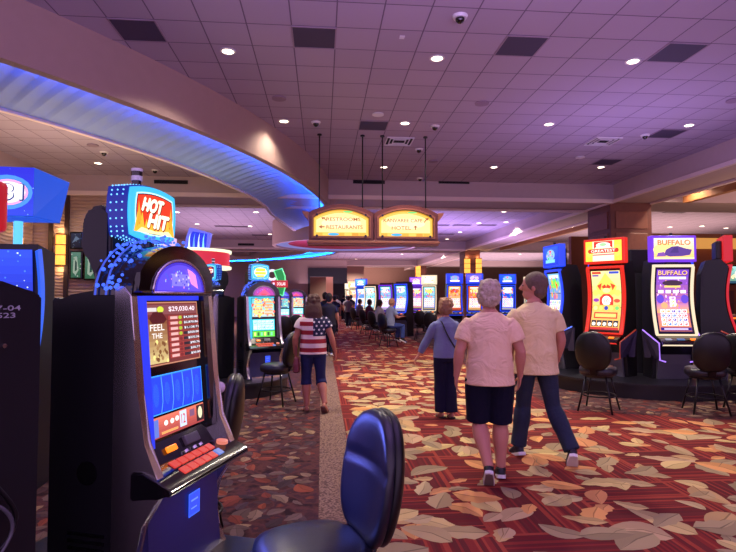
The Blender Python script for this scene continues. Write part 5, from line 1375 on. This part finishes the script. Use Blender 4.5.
def stand(h, top, bottom, hair, step=.12, girth=1.0, **k):
    d = dict(h=h, girth=girth, hem=.86, sleeve=.5, top=top, bottom=bottom, cut=1.0, loose=.018,
             arms={-1: [(-.25, -.02, 1.14), (-.27, .05, .90), (-.27, .1, .8)], 1: [(.25, -.02, 1.14), (.27, .05, .90), (.27, .1, .8)]},
             legs={-1: [(-.09, .08, .49), (-.09, step, .09), (-.1, step+.14, .045)], 1: [(.09, .03, .49), (.09, -step, .11), (.1, -step+.12, .045)]}, shoe=mat('shoe_black', rgb(26, 26, 34)), hair=hair); d.update(k); return d
DK1 = fabric('cloth_charcoal', rgb(44, 40, 54), .85, .1, 5, 0); DK2 = fabric('cloth_dark_navy', rgb(24, 24, 44), .85, .1, 5, 0); GR1 = fabric('cloth_grey', rgb(96, 88, 100), .85, .1, 5, 0); WH1 = fabric('cloth_pale', rgb(190, 184, 188), .85, .1, 5, 0); MR1 = fabric('cloth_maroon', rgb(96, 40, 56), .85, .1, 5, 0)
HB = hair_mat('hair_dark', rgb(40, 28, 28))
crowd = [(329, 15.2, 1.72, DK1, DK2, 'person in dark clothes just right of the striped-shirt woman', 1.1), (325, 19.5, 1.78, DK1, DK2, 'person in charcoal behind the striped-shirt woman, heading down the aisle', 1.0),
         (334.5, 24, 1.7, DK1, DK1, 'dark dressed person farther down the left of the aisle', 1.05), (343.5, 38, 1.8, DK2, DK2, 'lone dark figure standing in the middle of the far aisle', 1.0),
         (337, 33, 1.72, WH1, DK2, 'far person in pale top left of the lone dark figure', 1.0), (347, 33, 1.7, WH1, DK1, 'far person in pale top right of the lone dark figure', 1.0), (348.5, 29, 1.68, GR1, DK2, 'far person in grey top standing among the chairs', 1.0),
         (351, 33.5, 1.74, DK1, DK2, 'far dark dressed person by the blue machines', 1.0)]
for px, y, h, tp_, bt_, lab, gg in crowd:
    p = UY(px, 300, y); person(lab, (p.x, p.y, 0), R(random.uniform(-12, 12)), stand(h, tp_, bt_, HB, girth=gg), .022 if y < 22 else .03, 'people walking in the far aisle')
for px, y, tp_, lab in ((378, 20.5, WH1, 'person in pale top seated left of the bald man'), (368, 23.5, MR1, 'person in maroon seated in the far row'), (358.5, 27, GR1, 'person in grey seated farthest along the row')):
    p = UY(px, 300, y); person(lab, (p.x, p.y, 0), R(-60), sit(1.72, tp_, DK2, HB), .026, 'people seated at the far row')

# ================================================================== RIGHT BACKGROUND: bar
p = UY(716, 300, 15)
t = thing('bar_counter', 'orange lit wooden bar counter behind the right machines', 'bar counter', (p.x+1.6, 15, 0))
b = bmesh.new(); bx(-3.1, 6, 0, .5, 0, 1.05, b); obj('body', b, WOODO, t)
b = bmesh.new(); bx(-3.15, 6, -.12, .55, 1.05, 1.12, b, .01); obj('top', b, mat('bar_top', rgb(170, 110, 90), .25), t)
b = bmesh.new(); bx(-3.1, 6, -.03, -.01, 1.0, 1.04, b); obj('light_strip', b, led('bar_orange', 255, 110, 30, 2.2), t)
b = bmesh.new()
for k in range(12): bx(-3.0+k*.75, -2.4+k*.75, -.03, 0, .12, .92, b, .01)
obj('front_panel', b, WOODP, t)
w0, w1_ = UY(716, 300, 19), UY(760, 300, 19)
t = thing('wall_screen', 'wide television glowing above the bar at the right picture edge', 'television', (w0.x+.6, 19, UY(716, 284, 19).z)); b = bmesh.new(); bx(-.75, .9, 0, .08, -.02, .72, b, .01); obj('frame', b, BLACKG, t)
b = bmesh.new(); bx(-.05, .2, .08, 1.0, .25, .35, b); obj('mount', b, DARKM, t)
A = Art(1.55, .64); A.grad(0, 0, 1, 1, (90, 130, 110), (150, 200, 200)); A.ell(.25, .5, .12, .3, (220, 200, 170)); A.ell(.7, .5, .14, .34, (230, 220, 200)); A.rect(0, 0, 1, .14, (40, 70, 90)); A.scatter(14, [(240, 220, 160), (90, 160, 130)], .05, 2); A.build('picture', lambda x, y, l: Vector((.075+x, -.002-l, .03+y)), t)
b = bmesh.new(); bx(9.6, 25, 19.9, 20.1, 0, 4.0, b); struct(obj('wall_bar', b, mat('wall_wood_amber', rgb(150, 84, 44), .5, var=.2, vscale=2)))
b = bmesh.new(); bx(10.8, 25, 19.6, 19.9, 3.55, 3.95, b); struct(obj('trim_%d' % n, b, mat('amber_cove', rgb(220, 160, 80), .6, emit=rgb(250, 180, 90), es=.5))); n += 1
b = bmesh.new(); bx(10.8, 25, 19.5, 19.95, 3.95, 4.1, b); struct(obj('trim_%d' % (n), b, WOODO)); n += 1
rd = random.Random(9)
bt0 = None
t = thing('back_shelf', 'dark back bar shelf unit behind the bar counter', 'shelf', (11.2, 19.5, 0)); b = bmesh.new(); bx(0, 5, 0, .35, 0, 1.0, b); bx(0, 5, .1, .35, 1.4, 1.44, b); bx(0, 5, .32, .35, 1, 1.9, b); obj('unit', b, WOODC, t)
for k in range(9):
    x = 11.6+k*.42; b = bmesh.new(); h = rd.uniform(.26, .34); zz_ = 1.001 if k % 2 else 1.441
    loft(b, [(x, 19.7, zz_), (x, 19.7, zz_+h*.6), (x, 19.7, zz_+h*.75), (x, 19.7, zz_+h)], [.04, .04, .016, .014], 12); tag(obj('bottle', b, [mat('glass_amber', rgb(150, 80, 30), .15), mat('glass_green', rgb(40, 90, 60), .15), mat('glass_clear', rgb(170, 170, 180), .1)][k % 3], smooth=True), 'small bottle standing on the back bar shelf', 'bottle', 'bottles on the back bar')
for k, (px, y) in enumerate(((722, 12.3), (742, 12.6), (703, 12.9))):
    chair_at(px, y, R(0), '%s of the dark bar chairs before the orange lit counter' % ['middle', 'rightmost', 'leftmost'][k], group='dark chairs before the bar')

# ================================================================== LIGHT
w = bpy.data.worlds.new('world'); SC.world = w; w.use_nodes = True
bg = w.node_tree.nodes['Background']; bg.inputs[0].default_value = (*rgb(200, 165, 215), 1); bg.inputs[1].default_value = 1.5
GL = []
def add_fill(x, y, z, sx, sy, e, c, down=False):  # added area lamp with no fixture of its own, faces up by default
    ld = bpy.data.lights.new('fill_light', 'AREA'); ld.shape = 'RECTANGLE'; ld.size = sx; ld.size_y = sy; ld.energy = e; ld.color = c
    lo = bpy.data.objects.new('fill_light', ld); COL.objects.link(lo); lo.location = (x, y, z); lo.rotation_euler = (0 if down else PI, 0, 0); GL.append(lo)
VIO = (.62, .42, 1.0)
add_fill(PC.x, PC.y, 2.85, 3, 3, 60, VIO)                      # added violet fill over the right pod, brightens the tiles
add_fill(1.8, 1.5, 2.9, 5, 2.5, 430, VIO)  # added violet fill for the nearest ceiling tiles
add_fill(2.5, 24.5, 2.85, 8, 3, 260, VIO); add_fill(7, 27, 2.85, 6, 3, 260, VIO); add_fill(-5, 26, 2.85, 5, 8, 240, (.8, .55, .75)); add_fill(16, 26, 2.8, 9, 8, 450, (.9, .6, .5)); add_fill(4, 44, 2.8, 12, 10, 600, (.8, .55, .75)); add_fill(16, 46, 2.8, 10, 12, 900, (.9, .62, .6)); add_fill(0, 57, 2.6, 16, 4, 800, (.95, .65, .6))  # added fills that brighten the far bays
def aim_fill(loc, target, sx, sy, e, c):  # added fill lamp turned towards a target
    add_fill(*loc, sx, sy, e, c); o = GL[-1]
    o.rotation_euler = (Vector(loc)-Vector(target)).to_track_quat('Z', 'Y').to_euler()
nv = Vector((math.sin(HR), -math.cos(HR), 0)); hb_ = Vector(hloc)
aim_fill(tuple(hb_+nv*.12+Vector((0, 0, 1.2))), tuple(hb_+nv*2+Vector((0, 0, .7))), .45, .5, 5.5, (.14, .18, 1)); GL[-1].data.spread = R(100)  # added blue fill that gives the near chair its sheen
aim_fill(tuple(hb_+nv*.30+Vector((0, 0, .74))), tuple(hb_+nv*.25+Vector((0, 0, 0))), .5, .06, 1.2, (.15, .22, 1))  # added blue fill under the button deck, no lamp part there
add_fill(-5.5, 11, 2.75, 2.5, 4, 110, (1, .68, .45)); add_fill(15, 12, 2.8, 6, 6, 260, (1, .62, .42))  # added warm fills for the side bays
SC.view_settings.view_transform = 'Standard'; SC.view_settings.look = 'None'; SC.view_settings.exposure = .12; SC.view_settings.gamma = 1
SC.cycles.use_denoising = True; SC.cycles.max_bounces = 6; SC.cycles.diffuse_bounces = 3; SC.cycles.sample_clamp_indirect = 4
